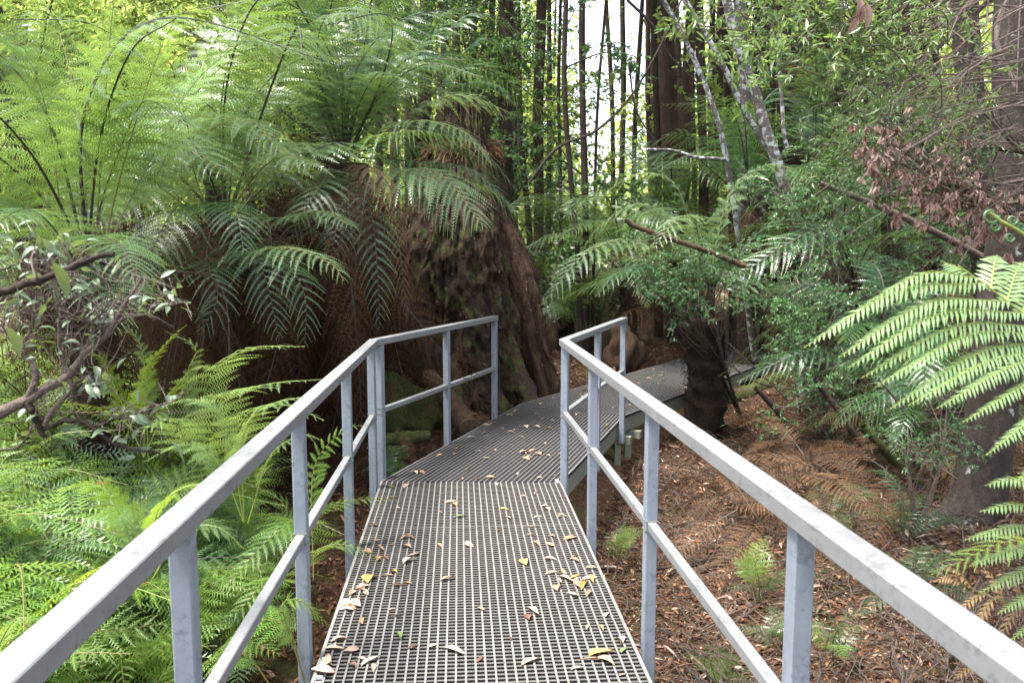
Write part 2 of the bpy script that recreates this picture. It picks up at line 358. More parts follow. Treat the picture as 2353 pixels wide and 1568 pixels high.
# leaf litter: uncountable dry leaves and bark bits on the ground
g = rg(5)
def litter(n, x0, x1, y0, y1, lmin, lmax, name, mask=None):
    x, y = g.uniform(x0, x1, n), g.uniform(y0, y1, n)
    d = path_dist(x, y); kx = (d > .66)
    if mask is not None: kx &= mask(x, y)
    x, y = x[kx], y[kx]; n = len(x); z = gz(x, y) + g.uniform(.002, .03, n)
    a = g.uniform(0, 6.28, n); D = np.stack([np.cos(a), np.sin(a), g.normal(0, .28, n)], 1); N = nrm(np.stack([g.normal(0, .4, n), g.normal(0, .4, n), np.ones(n)], 1))
    pal = np.array([(.19, .085, .045), (.12, .05, .028), (.30, .16, .10), (.40, .26, .18), (.24, .12, .06), (.065, .030, .018), (.46, .36, .28), (.16, .07, .03), (.10, .045, .03)])
    c = pal[g.choice(len(pal), n, p=[.18, .18, .12, .07, .14, .14, .03, .08, .06])] * g.uniform(.75, 1.2, (n, 1))
    ln = g.uniform(lmin, lmax, n); mb = MB(); leafset(mb, np.stack([x, y, z], 1), D, N, ln, ln * g.uniform(.18, .42, n), 0, c, .15, .25)
    return tag(mb.build(name, M['litter'], kind='stuff'), 'carpet of dry brown and tan leaf litter covering the forest floor' if lmax > .05 else 'fine broken leaf crumbs mixed in the forest floor', 'leaf litter')
mb0 = litter(52000, -2.6, 6.5, 1.2, 13.5, .025, .09, 'leaf_litter')
litter(60000, .7, 5.5, 1.2, 8.5, .008, .03, 'leaf_crumbs')
# ------------------------------------------------------------------ the boardwalk
bw = thing('boardwalk', 'zigzag metal grating boardwalk raised over the leaf litter between two handrails', 'boardwalk', (.07, 2, 0))
def seg(LS, RS, LE, RE, cw=.0118, gm=None):
    gm = gm or M['grate']
    LS, RS, LE, RE = [np.array(p, float) for p in (LS, RS, LE, RE)]; poly = np.array([LS, RS, RE, LE])
    u = (LE - LS + RE - RS); u = u / np.linalg.norm(u); nv = np.array([-u[1], u[0]])
    mb = MB(); s = poly @ u; l = poly @ nv
    for q in np.arange(s.min() + .014, s.max(), .029):
        xs_ = []
        for a in range(4):
            b = (a + 1) % 4
            if (s[a] - q) * (s[b] - q) < 0: xs_.append(l[a] + (q - s[a]) / (s[b] - s[a]) * (l[b] - l[a]))
        if len(xs_) == 2:
            wj = .018 if abs((q % 3.05) - 1.5) < .0146 else cw
            a2, b2 = min(xs_), max(xs_); box(mb, [*(u * q + nv * a2), -.017], [*(u * q + nv * b2), -.017], wj, .027, side=1)  # side faces take the painted slit shade, tops the plain steel
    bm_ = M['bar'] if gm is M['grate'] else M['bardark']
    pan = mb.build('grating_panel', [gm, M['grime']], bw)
    nb = 33
    for k in range(nb + 1):
        f = k / nb; a, b = LS + (RS - LS) * f, LE + (RE - LE) * f; mb = MB()
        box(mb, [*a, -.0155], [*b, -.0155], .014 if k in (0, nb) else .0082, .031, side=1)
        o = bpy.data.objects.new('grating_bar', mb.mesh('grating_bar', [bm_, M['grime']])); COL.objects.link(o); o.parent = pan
    mb = MB()
    for A, B in ((LS, LE), (RS, RE)):
        c = (LS + RS + LE + RE) / 4; inn = nrm((c - A) - u * ((c - A) @ u)); off = inn * .03
        m2 = MB(); box(m2, [*(A + off), -.105], [*(B + off), -.105], .05, .14); m2.build('edge_beam', M['beam'], bw)
    return u, nv
L0, R0 = (-.565, -1.2), (.715, -1.2); L1, R1 = (-.565, 5.54), (.712, 5.43); L2, R2 = (.68, 8.47), (1.655, 7.74)
u3 = np.array([.615, .788]); L3, R3 = np.array(L2) + u3 * 6.4, np.array(R2) + u3 * 6.1
SEG = [(L0, R0, L1, R1), (L1, R1, L2, R2), (L2, R2, L3, R3)]
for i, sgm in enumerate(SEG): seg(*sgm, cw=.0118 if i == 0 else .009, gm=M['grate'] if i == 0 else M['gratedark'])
for (a, b) in (((-.55, 4.1), (.70, 4.1)), ((-.55, 5.45), (.70, 5.45)), ((.55, 8.2), (1.62, 7.65)), ((.62, 8.62), (1.78, 7.9)), ((2.4, 10.7), (3.35, 9.95)), ((-.55, 2.2), (.7, 2.2))):
    a, b = np.array(a), np.array(b); d = nrm(b - a); m2 = MB(); a, b = a - d * .05, b + d * .10
    box(m2, [*a, -.225], [*b, -.225], .075, .075); cb = m2.build('cross_bearer', M['beam'], bw)
    for p in (a + d * .15, b - d * .14):
        m2 = MB(); box(m2, [*p, -.27], [*p, G(*p) - .2], .06, .06, up=(0, 1, 0)); m2.build('stump_post', M['beam'], bw)
for px, py in ((820, 1395), (832, 1381), (795, 1517), (760, 1570), (1630, 1465), (1650, 1448), (1425, 1300), (1282, 1103), (1245, 1060), (866, 1118), (1210, 1108), (765, 1640 - 80)):
    p = atz(px, py, 0)
    if -.56 < p[0] < .71 and p[1] < 5.5:
        x = -.545 if p[0] < 0 else .695
        for q in (0, .029):
            m2 = MB(); box(m2, [x - .013, p[1] + q, -.003], [x + .013, p[1] + q, -.003], .014, .008); m2.build('clip', M['clip'], bw)

# handrails
def sweep(mb, pts, w_, h_, z, ch=.005, mi=0):
    P = np.array([[*p[:2], z] for p in pts], float); prof = [(-w_/2, -h_/2 + ch), (-w_/2 + ch, -h_/2), (w_/2 - ch, -h_/2), (w_/2, -h_/2 + ch), (w_/2, h_/2 - ch), (w_/2 - ch, h_/2), (-w_/2 + ch, h_/2), (-w_/2, h_/2 - ch)]
    V = []
    for i in range(len(P)):
        a = nrm(P[i] - P[i - 1]) if i else nrm(P[1] - P[0]); b = nrm(P[i + 1] - P[i]) if i < len(P) - 1 else a
        t_ = nrm(a + b); s = np.cross(t_, Z); k = 1 / max(.3, s @ np.cross(a, Z))
        V.append([P[i] + s * x * k + Z * y for x, y in prof])
    n = len(P); i, j = np.meshgrid(np.arange(n - 1), np.arange(8), indexing='ij'); i, j = i.ravel(), j.ravel()
    f = np.stack([i * 8 + j, i * 8 + (j + 1) % 8, (i + 1) * 8 + (j + 1) % 8, (i + 1) * 8 + j], 1)
    V = np.array(V).reshape(-1, 3); mb.add(V, f, mi); mb.add(V[:8], [[7, 6, 5, 4, 3, 2, 1, 0]], mi); mb.add(V[-8:], [[0, 1, 2, 3, 4, 5, 6, 7]], mi)
def railing(label, pts, posts, bottoms):
    th = thing('handrail', label, 'handrail', (pts[0][0], 2, 0))
    mb = MB(); sweep(mb, pts, .066, .046, 1.0, .003); mb.build('top_rail', M['rail'], th)
    for a, b in zip(posts[:-1], posts[1:]):
        if math.hypot(a[0] - b[0], a[1] - b[1]) < .3: continue
        d = nrm(np.array(b) - np.array(a)) * .026; m2 = MB(); sweep(m2, [np.array(a) + d, np.array(b) - d], .036, .036, .50, .003); m2.build('mid_rail', M['rail'], th)
    for i, p in enumerate(posts):
        q = posts[min(i + 1, len(posts) - 1)] if i < len(posts) - 1 else posts[i - 1]
        d = np.array(q) - np.array(p); a = math.atan2(d[1], d[0]); m2 = MB(); z0, z1, h = bottoms, .978, .025; ch = .004
        v = []
        for z in (z0, z1):
            for x, y in ((-h, -h + ch), (-h + ch, -h), (h - ch, -h), (h, -h + ch), (h, h - ch), (h - ch, h), (-h + ch, h), (-h, h - ch)):
                v.append((p[0] + x * math.cos(a) - y * math.sin(a), p[1] + x * math.sin(a) + y * math.cos(a), z))
        m2.add(v, [[j, (j + 1) % 8, 8 + (j + 1) % 8, 8 + j] for j in range(8)]); m2.add(v[:8], [[7, 6, 5, 4, 3, 2, 1, 0]]); po = m2.build('post', M['post'], th)
        m2 = MB(); u_ = (math.cos(a), math.sin(a), 0)
        for zz in (.9755, .480, .520): box(m2, [p[0] - u_[0] * .0275, p[1] - u_[1] * .0275, zz], [p[0] + u_[0] * .0275, p[1] + u_[1] * .0275, zz], .055, .0045)
        wo = bpy.data.objects.new('weld', m2.mesh('weld', M['beam'])); COL.objects.link(wo); wo.parent = po
    return th
railing('galvanised handrail on the fern thicket side, bending toward the mossy stump', [(-.665, -1.1), (-.605, 5.56), (.355, 7.72)],
        [(-.655, .58), (-.643, 1.80), (-.628, 3.05), (-.616, 4.27), (-.606, 5.40), (-.57, 5.62), (-.11, 6.66), (.345, 7.70)], -.20)
railing('galvanised handrail on the open leaf litter side, opposite the fern thicket', [(.835, -1.1), (.738, 5.48), (1.585, 7.44)],
        [(.818, .55), (.802, 1.74), (.783, 3.10), (.760, 4.38), (.740, 5.42), (1.150, 6.42), (1.575, 7.42)], -.20)

# fallen leaves lying on the deck, each one a thing
g = rg(11)
pal = {'tan': (.27, .17, .105), 'pale pinkish': (.36, .25, .19), 'rusty brown': (.13, .06, .035), 'yellow': (.34, .23, .07), 'green': (.13, .20, .07), 'bleached': (.42, .36, .29)}
kinds = list(pal); lm = {}
for kname in kinds:
    for v in range(4):
        mb = MB(); ln = 1.0; s = np.linspace(0, 1, 7); wv = np.sin(np.pi * s ** (.8 + .15 * v)) * (.11 + .045 * v); cur = (.10 + .05 * v) * np.sin(s * 3 + v); zc = .10 * np.sin(s * np.pi) * (1 if v % 2 else .4) + .012
        c = np.stack([s - .5, cur - cur.mean(), zc], 1); V = np.stack([c + np.stack([0 * s, wv, .05 + wv * .3], 1), c, c + np.stack([0 * s, -wv, .03 + wv * .2], 1)], 1).reshape(-1, 3); V[:, 2] -= V[:, 2].min()
        f = [[i * 3 + k, i * 3 + k + 1, i * 3 + k + 4, i * 3 + k + 3] for i in range(6) for k in (0, 1)]
        mb.add(V, f, 0, np.array([pal[kname]]) * (.9 + .07 * v)); mb.c[-1] = mb.c[-1].copy(); mb.c[-1][0] *= .9
        lm[kname, v] = mb.mesh('fallen_leaf', M['deckleaf'])
zones = [('on the nearest stretch of grating', 2.3, 3.7), ('on the grating halfway to the first bend', 3.7, 5.5)]
def deck_leaf(x, y, zone, kname=None, size=None):
    kname = kname or kinds[g.choice(6, p=[.37, .27, .19, .05, .03, .09])]
    if y < 5.5:
        zone = ('fern-side edge, ' if x < -.2 else 'mid-deck, ' if x < .4 else 'open-side edge, ') + ['nearest the viewer', 'by the nearest visible posts', 'halfway to the corner', 'just before the corner'][int(np.searchsorted([2.9, 3.7, 4.7], y))]
    elif y < 8: zone = zone + (', near the corner' if y < 6.3 else ', halfway along it' if y < 7.2 else ', at its far end')
    o = link('fallen_leaf', lm[kname, int(g.integers(4))]); s = size or g.uniform(.035, .095)
    o.location = (x, y, .001); o.scale = (s, s * g.uniform(.8, 1.3), s * g.uniform(.7, 1.3)); o.rotation_euler = (g.normal(0, .06), g.normal(0, .06), g.uniform(0, 6.28))
    tag(o, f'{kname} gum leaf lying {zone}', 'leaf', f'{kname} leaves lying {zone}')
def inside(sg, a, b):
    LS, RS, LE, RE = [np.array(p) for p in sg]; p = (LS + (RS - LS) * a) * (1 - b) + (LE + (RE - LE) * a) * b; return p
for _ in range(150):
    a = g.beta(.55, .6) * .94 + .03; y = g.uniform(2.3, 5.5); x = -.565 + 1.28 * a
    if .25 < a < .75 and g.random() < .45: continue
    deck_leaf(x, y, zones[0][0] if y < 3.7 else zones[1][0])
for px, py in ((800, 1400), (830, 1350), (815, 1385), (850, 1330), (780, 1470), (770, 1490), (840, 1360), (1340, 1345), (1320, 1325), (1360, 1330), (1300, 1330), (1390, 1520), (1380, 1500), (1325, 1340), (745, 1525), (740, 1545), (755, 1515), (1045, 1495)):
    p = atz(px, py, 0); deck_leaf(p[0], p[1], zones[0][0], g.choice(['tan', 'pale pinkish', 'yellow']), g.uniform(.07, .11))
for _ in range(58):
    a = g.beta(.7, .7); p = inside(SEG[1], a * .94 + .03, g.uniform(.01, .98)); deck_leaf(p[0], p[1], 'on the angled stretch beside the stump', size=g.uniform(.04, .09))
for px, py in ((1205, 1040), (1215, 1048), (1222, 1035), (1238, 1042), (1210, 1052)):
    p = atz(px, py, 0); deck_leaf(p[0], p[1], 'on the angled stretch beside the stump', 'tan', .10)
for _ in range(60):
    p = inside(SEG[2], g.uniform(.04, .96), g.uniform(0, .75)); deck_leaf(p[0], p[1], 'on the far stretch beyond the second bend')

# ------------------------------------------------------------------ giant stump
def lump(mb, c, rx, ry, rz, seed, amp=.2, nu=28, nv=14, mi=0):
    th = np.linspace(0, 2 * np.pi, nu, endpoint=False); ph = np.linspace(.02, np.pi - .02, nv); V = []
    for b in ph:
        for a in th:
            d = Vector((math.cos(a) * math.sin(b), math.sin(a) * math.sin(b), math.cos(b))); k = 1 + amp * noise.noise(d * 1.7 + Vector((seed, 0, 0))) * 1.6 + amp * .5 * noise.noise(d * 5 + Vector((seed, 3, 0)))
            V.append((c[0] + d.x * rx * k, c[1] + d.y * ry * k, c[2] + d.z * rz * k))
    f = [[i * nu + j, i * nu + (j + 1) % nu, (i + 1) * nu + (j + 1) % nu, (i + 1) * nu + j] for i in range(nv - 1) for j in range(nu)]
    mb.add(V, f, mi)
def cone(mb, sec, nu, nv, seed, ridge=.16, rough=.05, a0=0, a1=2 * np.pi, mi=0, hollow=None):
    """sec: (z, cx, cy, rx, ry) sections"""
    sec = np.array(sec, float); z = np.linspace(sec[0, 0], sec[-1, 0], nv); V = []
    cols = [np.interp(z, sec[:, 0], sec[:, k]) for k in range(1, 5)]; closed = a1 - a0 > 6.2
    th = np.linspace(a0, a1, nu, endpoint=not closed)
    for i in range(nv):
        fade = 1 - i / nv
        for a in th:
            k = 1 + ridge * (.35 + fade) * noise.noise(Vector((math.cos(a) * 1.9, math.sin(a) * 1.9, z[i] * .35 + seed))) * 1.8
            k += ridge * .5 * fade * noise.noise(Vector((math.cos(a) * 5, math.sin(a) * 5, z[i] * .5 + seed)))
            k += rough * noise.noise(Vector((math.cos(a) * 11, math.sin(a) * 11, z[i] * 3 + seed))) + rough * .8 * noise.noise(Vector((math.cos(a) * 30, math.sin(a) * 30, z[i] * 8 + seed)))
            if hollow:
                ha, hw, hz, hd = hollow; da = (a - ha + math.pi) % (2 * math.pi) - math.pi
                k -= hd * math.exp(-(da / hw) ** 2) * min(1, max(0, (hz - z[i]) * 3))
            V.append((cols[0][i] + math.cos(a) * cols[2][i] * k, cols[1][i] + math.sin(a) * cols[3][i] * k, z[i] + (0 if i < nv - 1 else .25 * noise.noise(Vector((math.cos(a) * 4, math.sin(a) * 4, seed))))))
    w_ = nu; m = nu if closed else nu - 1
    f = [[i * w_ + j, i * w_ + (j + 1) % w_, (i + 1) * w_ + (j + 1) % w_, (i + 1) * w_ + j] for i in range(nv - 1) for j in range(m)]
    mb.add(V, f, mi); V = np.array(V)
    if closed: mb.add(np.vstack([V[-nu:], V[-nu:].mean(0) - [0, 0, .2]]), [[j, (j + 1) % nu, nu] for j in range(nu)], mi)
st = thing('giant_stump', 'huge broken tree stump furred with moss, rising beside the middle of the boardwalk', 'tree stump', (.1, 9.5, -.1))
mb = MB(); cone(mb, [(-.4, .02, 9.7, 1.02, 1.0), (.1, .02, 9.65, .90, .95), (.8, -.02, 9.65, .80, .8), (1.6, -.05, 9.7, .72, .7), (2.4, 0.0, 9.8, .50, .5), (2.9, .04, 9.85, .36, .36), (3.45, .06, 9.9, .30, .3)], 300, 260, 2.0, .24, .13)
mb.build('stump_body', M['stump'], st, smooth=True); SV = np.concatenate(mb.v)
mb = MB(); cone(mb, [(-.4, .98, 9.62, .36, .4), (.0, .94, 9.6, .30, .36), (.5, .82, 9.6, .24, .3), (1.2, .72, 9.62, .24, .3), (1.8, .56, 9.7, .22, .26), (2.2, .40, 9.75, .14, .2)], 80, 90, 7.0, .30, .09, hollow=(-2.2, .5, .55, .55))
mb.build('buttress', M['stumpred'], st, smooth=True); BV = np.concatenate(mb.v)
mb = MB()
for k in range(5):
    a = -2.5 + k * .42; P = [(.05 + math.cos(a) * r, 9.65 + math.sin(a) * r, z) for r, z in ((.66, .9), (.86, .35), (1.06, .0), (1.35, -.3))]
    tube(mb, catmull(P, 16), np.linspace(.09, .15, 16), 9, 0, .25, k)
mb.build('buttress_root', M['stump'], st, smooth=True)
g = rg(3); mb = MB()
for _ in range(420):                                           # brown fibre collar near the top
    a = g.uniform(0, 6.28); r = .36 + g.uniform(-.02, .09); p = np.array([.05 + math.cos(a) * r, 9.87 + math.sin(a) * r, g.uniform(2.72, 2.98)])
    q = p + np.array([math.cos(a + g.normal(0, .8)) * .14, math.sin(a + g.normal(0, .8)) * .14, g.uniform(-.16, .03)]); tube(mb, catmull([p, (p + q) / 2 + [0, 0, .03], q], 4), .006, 3, 0, cap=False)
mb.build('root_fibre', M['deadlight'], st, kind='stuff')
for VV, n_, nm_, pl_ in ((SV, 9000, 'bark_flake', [(.07, .036, .02), (.035, .018, .01), (.11, .065, .035), (.045, .065, .014), (.08, .10, .02), (.03, .018, .01)]), (BV, 3500, 'bark_fibre', [(.11, .055, .03), (.06, .03, .016), (.15, .08, .045), (.035, .018, .01), (.05, .06, .015)])):
    q = VV[g.integers(len(VV), size=n_)]; q = q[(q[:, 2] > -.2)]; n_ = len(q); ctr = np.array([.0 if nm_ == 'bark_flake' else .75, 9.7]); out = nrm(np.stack([q[:, 0] - ctr[0], q[:, 1] - ctr[1], .1 + 0 * q[:, 0]], 1))
    D = nrm(-Z * .8 + g.normal(0, .5, (n_, 3)) + out * .35); ln = g.uniform(.012, .045 if nm_ == 'bark_flake' else .05, n_); pc = np.array(pl_)[g.integers(len(pl_), size=n_)] * g.uniform(.7, 1.2, (n_, 1)); mb = MB(); leafset(mb, q + out * .004, D, out + g.normal(0, .3, (n_, 3)), ln, ln * g.uniform(.15, .45, n_), 0, pc, .2, .3)
    mb.build(nm_, M['litter'], st, kind='stuff')
mb = MB()
for k in range(150):
    if k < 95: GV, nu_ = SV[:260 * 300].reshape(260, 300, 3), 300
    else: GV, nu_ = BV[:90 * 80].reshape(90, 80, 3), 80
    r0_ = int(g.integers(2, int(len(GV) * .75))); r1_ = min(len(GV) - 1, r0_ + int(g.uniform(.10, .35) * len(GV))); cc_ = int(g.integers(nu_)); dr_ = g.normal(0, 3)
    rows = np.linspace(r0_, r1_, 9).astype(int); P = np.array([GV[q, int(cc_ + dr_ * i / 9 * nu_ / 100) % nu_] for i, q in enumerate(rows)]) + g.normal(0, .006, (9, 3)); tube(mb, P, g.uniform(.010, .030) * np.array([.3, .8, 1, .9, 1, 1, .8, .7, .3]), 5, 0, .35, k)
mb.build('bark_ridge', M['stumpred'], st, kind='stuff')
# mounds and logs near the stump
def mound(name, label, c, r, seed, mat='moss', cat='mossy mound'):
    mb = MB(); lump(mb, c, *r, seed, .3, 40, 22); return tag(mb.build(name, M[mat], smooth=True), label, cat)
p = atz(950, 900, -.12); mound('mossy_mound', 'rounded moss covered mound behind the bend of the fern-side handrail', (p[0], 7.9, .0), (.42, .40, .36), 1.5)
mound('mossy_mound', 'low mossy hump between the fern-side handrail and the stump foot', (-.95, 8.6, -.1), (.5, .45, .42), 4.5, 'stump')
def log(name, label, pts, r, mat='log', cat='log', k=12, bump=.12, seed=1):
    mb = MB(); n = 24; tube(mb, catmull(pts, n), np.interp(np.linspace(0, 1, n), np.linspace(0, 1, len(r)), r), k, 0, bump, seed); tube_cap = mb
    return tag(mb.build(name, M[mat], smooth=True), label, cat)
log('fallen_log', 'brown log leaning down between the handrail and the stump', [at(985, 865, 8.6), at(1030, 920, 7.9), at(1078, 985, 7.3)], [.09, .11, .10])
log('fallen_log', 'short dark log with a yellow-green moss cap outside the handrail bend', [at(880, 1010, 6.7), at(930, 1005, 6.8), at(985, 1000, 6.9)], [.05, .06, .045], 'moss')
log('fallen_log', 'thin brown log lying on the leaf litter beside the boardwalk', [atz(1520, 1352, -.78), atz(1610, 1310, -.72), atz(1690, 1275, -.66)], [.03, .035, .025])
log('fallen_log', 'mossy log lying behind the tree fern trunk under the far grating', [at(1640, 935, 10.2), at(1730, 900, 10.6), at(1820, 860, 11.2)], [.12, .13, .11], 'moss')
log('fallen_log', 'mossy rotten log among dead fronds on the litter slope', [at(1930, 1180, 6.6), at(2010, 1160, 6.7), at(2090, 1170, 6.8)], [.08, .10, .07], 'moss')
mound('rotten_stump', 'small pale rotten stump standing past the far end of the handrail', (2.45, 11.5, .15), (.26, .26, .42), 8.1, 'stumpred', 'rotten stump')

# ------------------------------------------------------------------ ferns
M['midrib'] = leaf_mat('fern_midrib', (.07, .12, .025), (.13, .17, .035), (.3, .36, .05), .4, .5, .4)
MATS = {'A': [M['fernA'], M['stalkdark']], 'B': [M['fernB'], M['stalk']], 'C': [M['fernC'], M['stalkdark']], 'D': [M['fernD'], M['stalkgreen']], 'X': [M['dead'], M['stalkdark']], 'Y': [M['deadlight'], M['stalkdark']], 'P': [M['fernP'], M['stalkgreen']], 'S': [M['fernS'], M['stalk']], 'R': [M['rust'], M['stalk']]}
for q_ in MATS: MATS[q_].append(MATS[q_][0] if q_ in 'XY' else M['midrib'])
def heroes(th, specs, Y, key='A', **kw):
    for i, sp in enumerate(specs):
        pts, L = sp[0], sp[1]; o = dict(kw); ky = key
        if len(sp) > 2: o.update(sp[2])
        ky = o.pop('key', ky)
        P = [at(p[0], p[1], Y + (p[2] if len(p) > 2 else 0)) for p in pts]
        mb = MB(); frond(mb, P, L, seed=int(abs(pts[0][0]) * 7 + pts[-1][1]) % 99991, **o); mb.build('frond', MATS[ky], th)
def proto(key, seed, rise, drop, L, n=1, name='frond', **kw):
    """unit frond from the origin along +X; arching by rise and drop"""
    mb = MB(); g_ = rg(seed); b = g_.normal(0, .06)
    frond(mb, [(0, 0, 0), (.28, b * .3, rise * .75), (.62, b, rise), (1, b * 2.5, rise - drop)], L, seed=seed, **kw); return mb.mesh(name, MATS[key])
TREEP = [proto('A', 100 + i, r, d, .21, npin=25, m=18, droop=.45, wide=.16, rach=.006) for i, (r, d) in enumerate(((.42, .15), (.55, .3), (.3, .25), (.65, .15), (.2, .4)))]
TREEC = [proto('C', 120 + i, r, d, .21, npin=24, m=16, droop=.5, wide=.16, rach=.006) for i, (r, d) in enumerate(((.42, .15), (.55, .3), (.3, .25), (.15, .45)))]
FARP = [proto('A', 140 + i, r, d, .21, npin=18, m=10, droop=.5, rach=.006) for i, (r, d) in enumerate(((.42, .2), (.55, .3), (.3, .3)))]
DEADP = [proto('X', 160 + i, r, d, .17, npin=34, m=13, droop=.8, rach=.0035) for i, (r, d) in enumerate(((.1, .9), (.05, 1.2), (.15, 1.5)))]
LOWP = {k: [proto(k, 180 + i + ord(k), r, d, .36, prof='tri', npin=13, m=11, droop=.25, wide=.22, t0=.34, rach=.006) for i, (r, d) in enumerate(((.55, .12), (.75, .2), (.4, .2), (.62, .3)))] for k in 'BDA'}
LITC = [proto('A', 210 + i, r, .15, .30, prof='tri', npin=12, m=9, droop=.2, wide=.24, t0=.2, rach=.006) for i, r in enumerate((.35, .5))]
DEADG = [proto('Y', 220 + i, .05, .12, .17, npin=22, m=12, droop=.25, rach=.007) for i in range(2)] + [proto('X', 224, .08, .15, .17, npin=22, m=12, droop=.25, rach=.007)]
def rose(th, base, protos, n, ln, g_, tilt=(-.2, .5), az=None, name='frond', kw=None):
    """fronds radiating from a crown; az limits the directions (start, end)"""
    for i in range(n):
        a = (g_.uniform(*az) if az else (i + g_.uniform(-.35, .35)) / n * 2 * math.pi); s = ln * g_.uniform(.8, 1.15)
        Mx = Matrix.Translation([float(c) for c in base]) @ Matrix.Rotation(a, 4, 'Z') @ Matrix.Rotation(-g_.uniform(*tilt), 4, 'Y') @ Matrix.Rotation(g_.normal(0, .25), 4, 'X') @ Matrix.Scale(s, 4)
        part(th, name, protos[int(g_.integers(len(protos)))], Mx)
def fern_trunk(th, base, top, r0, r1, seed):
    mb = MB(); n = 26; P = catmull([base, (np.array(base) + top) / 2 + [.03, 0, 0], top], n); tube(mb, P, np.linspace(r0, r1, n), 18, 0, .16, seed); mb.build('trunk', M['fernbark'], th, smooth=True)
    g_ = rg(seed); mb = MB()
    for _ in range(int(320)):
        t_ = g_.random(); p = P[int(t_ * (n - 1))]; r = r0 + (r1 - r0) * t_; a = g_.uniform(0, 6.28); d = np.array([math.cos(a), math.sin(a), 0])
        q = p + d * r * .95; e = q + d * g_.uniform(.02, .07) * (1 + t_) + [0, 0, g_.uniform(-.13, .05)]; tube(mb, [q, (q + e) / 2 + d * .015, e], [.007, .005, .002], 3, 0, cap=False)
    mb.build('trunk_fibre', M['fernbark'], th, kind='stuff')
def skirt(th, base, n, ln, g_, az=None): rose(th, base, DEADP, int(n * 2.2), ln, g_, tilt=(-.95, -.25), az=az, name='dead_frond')

g = rg(21)
# A: the fern at the far side of the thicket with erect bright fronds
Y0 = 5.2; c = at(200, 600, Y0)
tf = thing('tree_fern', 'tree fern with tall upright bright green fronds at the edge of the thicket', 'tree fern', (c[0], c[1], G(c[0], c[1])))
fern_trunk(tf, (c[0], c[1], G(c[0], c[1]) - .1), c, .17, .14, 3)
heroes(tf, [([(160, 590), (142, 500), (104, 242), (42, 111), (-60, 120)], .60), ([(220, 560), (236, 305), (246, 173), (262, 10), (300, -90)], .50), ([(240, 580), (265, 450), (329, 225), (398, 52), (470, 10)], .55),
    ([(215, 560), (240, 440), (305, 273), (345, 232, -.2), (430, 290, -.5)], .50, {'key': 'A'}), ([(120, 600), (30, 440), (-60, 330), (-200, 330)], .5), ([(180, 600), (60, 480), (-40, 450), (-120, 520)], .42, {'key': 'A'}),
    ([(180, 610), (210, 545, -.5), (270, 560, -.9), (320, 640, -1.2)], .36, {'key': 'A'}), ([(180, 610), (120, 520, -.6), (60, 480, -1), (-20, 520, -1.3)], .40, {'key': 'A'}), ([(190, 600), (190, 350, .3), (150, 120, .5), (100, 0, .6)], .5),
    ([(200, 600), (230, 630, -.6), (260, 680, -1.0), (250, 760, -1.2)], .33, {'key': 'C'}), ([(230, 600), (330, 400, .3), (440, 200, .6), (560, 90, .8)], .50)], Y0, 'B', npin=29, m=21, droop=.38, wide=.14, roll=0)
rose(tf, c, TREEP, 8, 1.9, g, (.0, .7)); skirt(tf, c, 10, 1.2, g)
# B: central fern whose pale fronds cascade toward the viewer
Y0 = 6.9; c = at(520, 520, Y0)
tf = thing('tree_fern', 'broad tree fern with cascading silvery fronds over a skirt of brown dead fronds', 'tree fern', (c[0], c[1], G(c[0], c[1])))
fern_trunk(tf, (c[0], c[1], G(c[0], c[1]) - .1), c, .24, .20, 4)
heroes(tf, [([(470, 480), (400, 330), (470, 190, -.3), (600, 105, -.5), (725, 125, -.8)], .62), ([(480, 500), (443, 346, -.3), (554, 272, -.7), (650, 350, -1.0)], .52), ([(520, 500), (588, 400, -.3), (658, 358, -.6), (735, 385, -.9)], .45),
    ([(460, 500), (343, 398, -.5), (400, 320, -.9), (520, 400, -1.3)], .50), ([(480, 520), (380, 430, -.6), (300, 440, -1.0), (210, 520, -1.4)], .50), ([(460, 540), (495, 604, -.5), (640, 568, -1.0), (755, 603, -1.3), (790, 645, -1.4)], .40, {'t0': .2}),
    ([(540, 500), (660, 500, -.4), (740, 485, -.7), (810, 520, -1)], .36), ([(520, 480), (560, 300, .2), (680, 200, .4), (800, 190, .4)], .55), ([(500, 480), (450, 250, .4), (500, 80, .8), (620, 20, 1)], .55),
    ([(480, 480), (380, 300, .2), (290, 240, .2), (200, 290, 0)], .5), ([(540, 500), (640, 380, .2), (760, 330, .2), (830, 370, 0)], .45), ([(480, 520), (420, 470, -.7), (370, 530, -1.1), (330, 640, -1.3)], .42, {'key': 'C'}),
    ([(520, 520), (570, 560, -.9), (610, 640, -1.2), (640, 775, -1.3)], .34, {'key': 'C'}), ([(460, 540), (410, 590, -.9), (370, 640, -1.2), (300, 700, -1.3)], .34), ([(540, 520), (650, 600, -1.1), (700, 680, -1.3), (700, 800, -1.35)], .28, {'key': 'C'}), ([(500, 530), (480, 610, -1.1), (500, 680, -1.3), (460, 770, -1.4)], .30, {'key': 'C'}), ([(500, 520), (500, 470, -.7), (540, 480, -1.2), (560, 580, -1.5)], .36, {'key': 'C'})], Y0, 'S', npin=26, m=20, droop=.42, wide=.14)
rose(tf, c, TREEP, 9, 2.1, g, (.1, .9)); rose(tf, c, TREEP, 3, 1.9, g, (.1, .6), az=(3.3, 6.1)); skirt(tf, c, 34, 1.75, g); skirt(tf, c - [0, 0, .35], 18, 1.3, g)
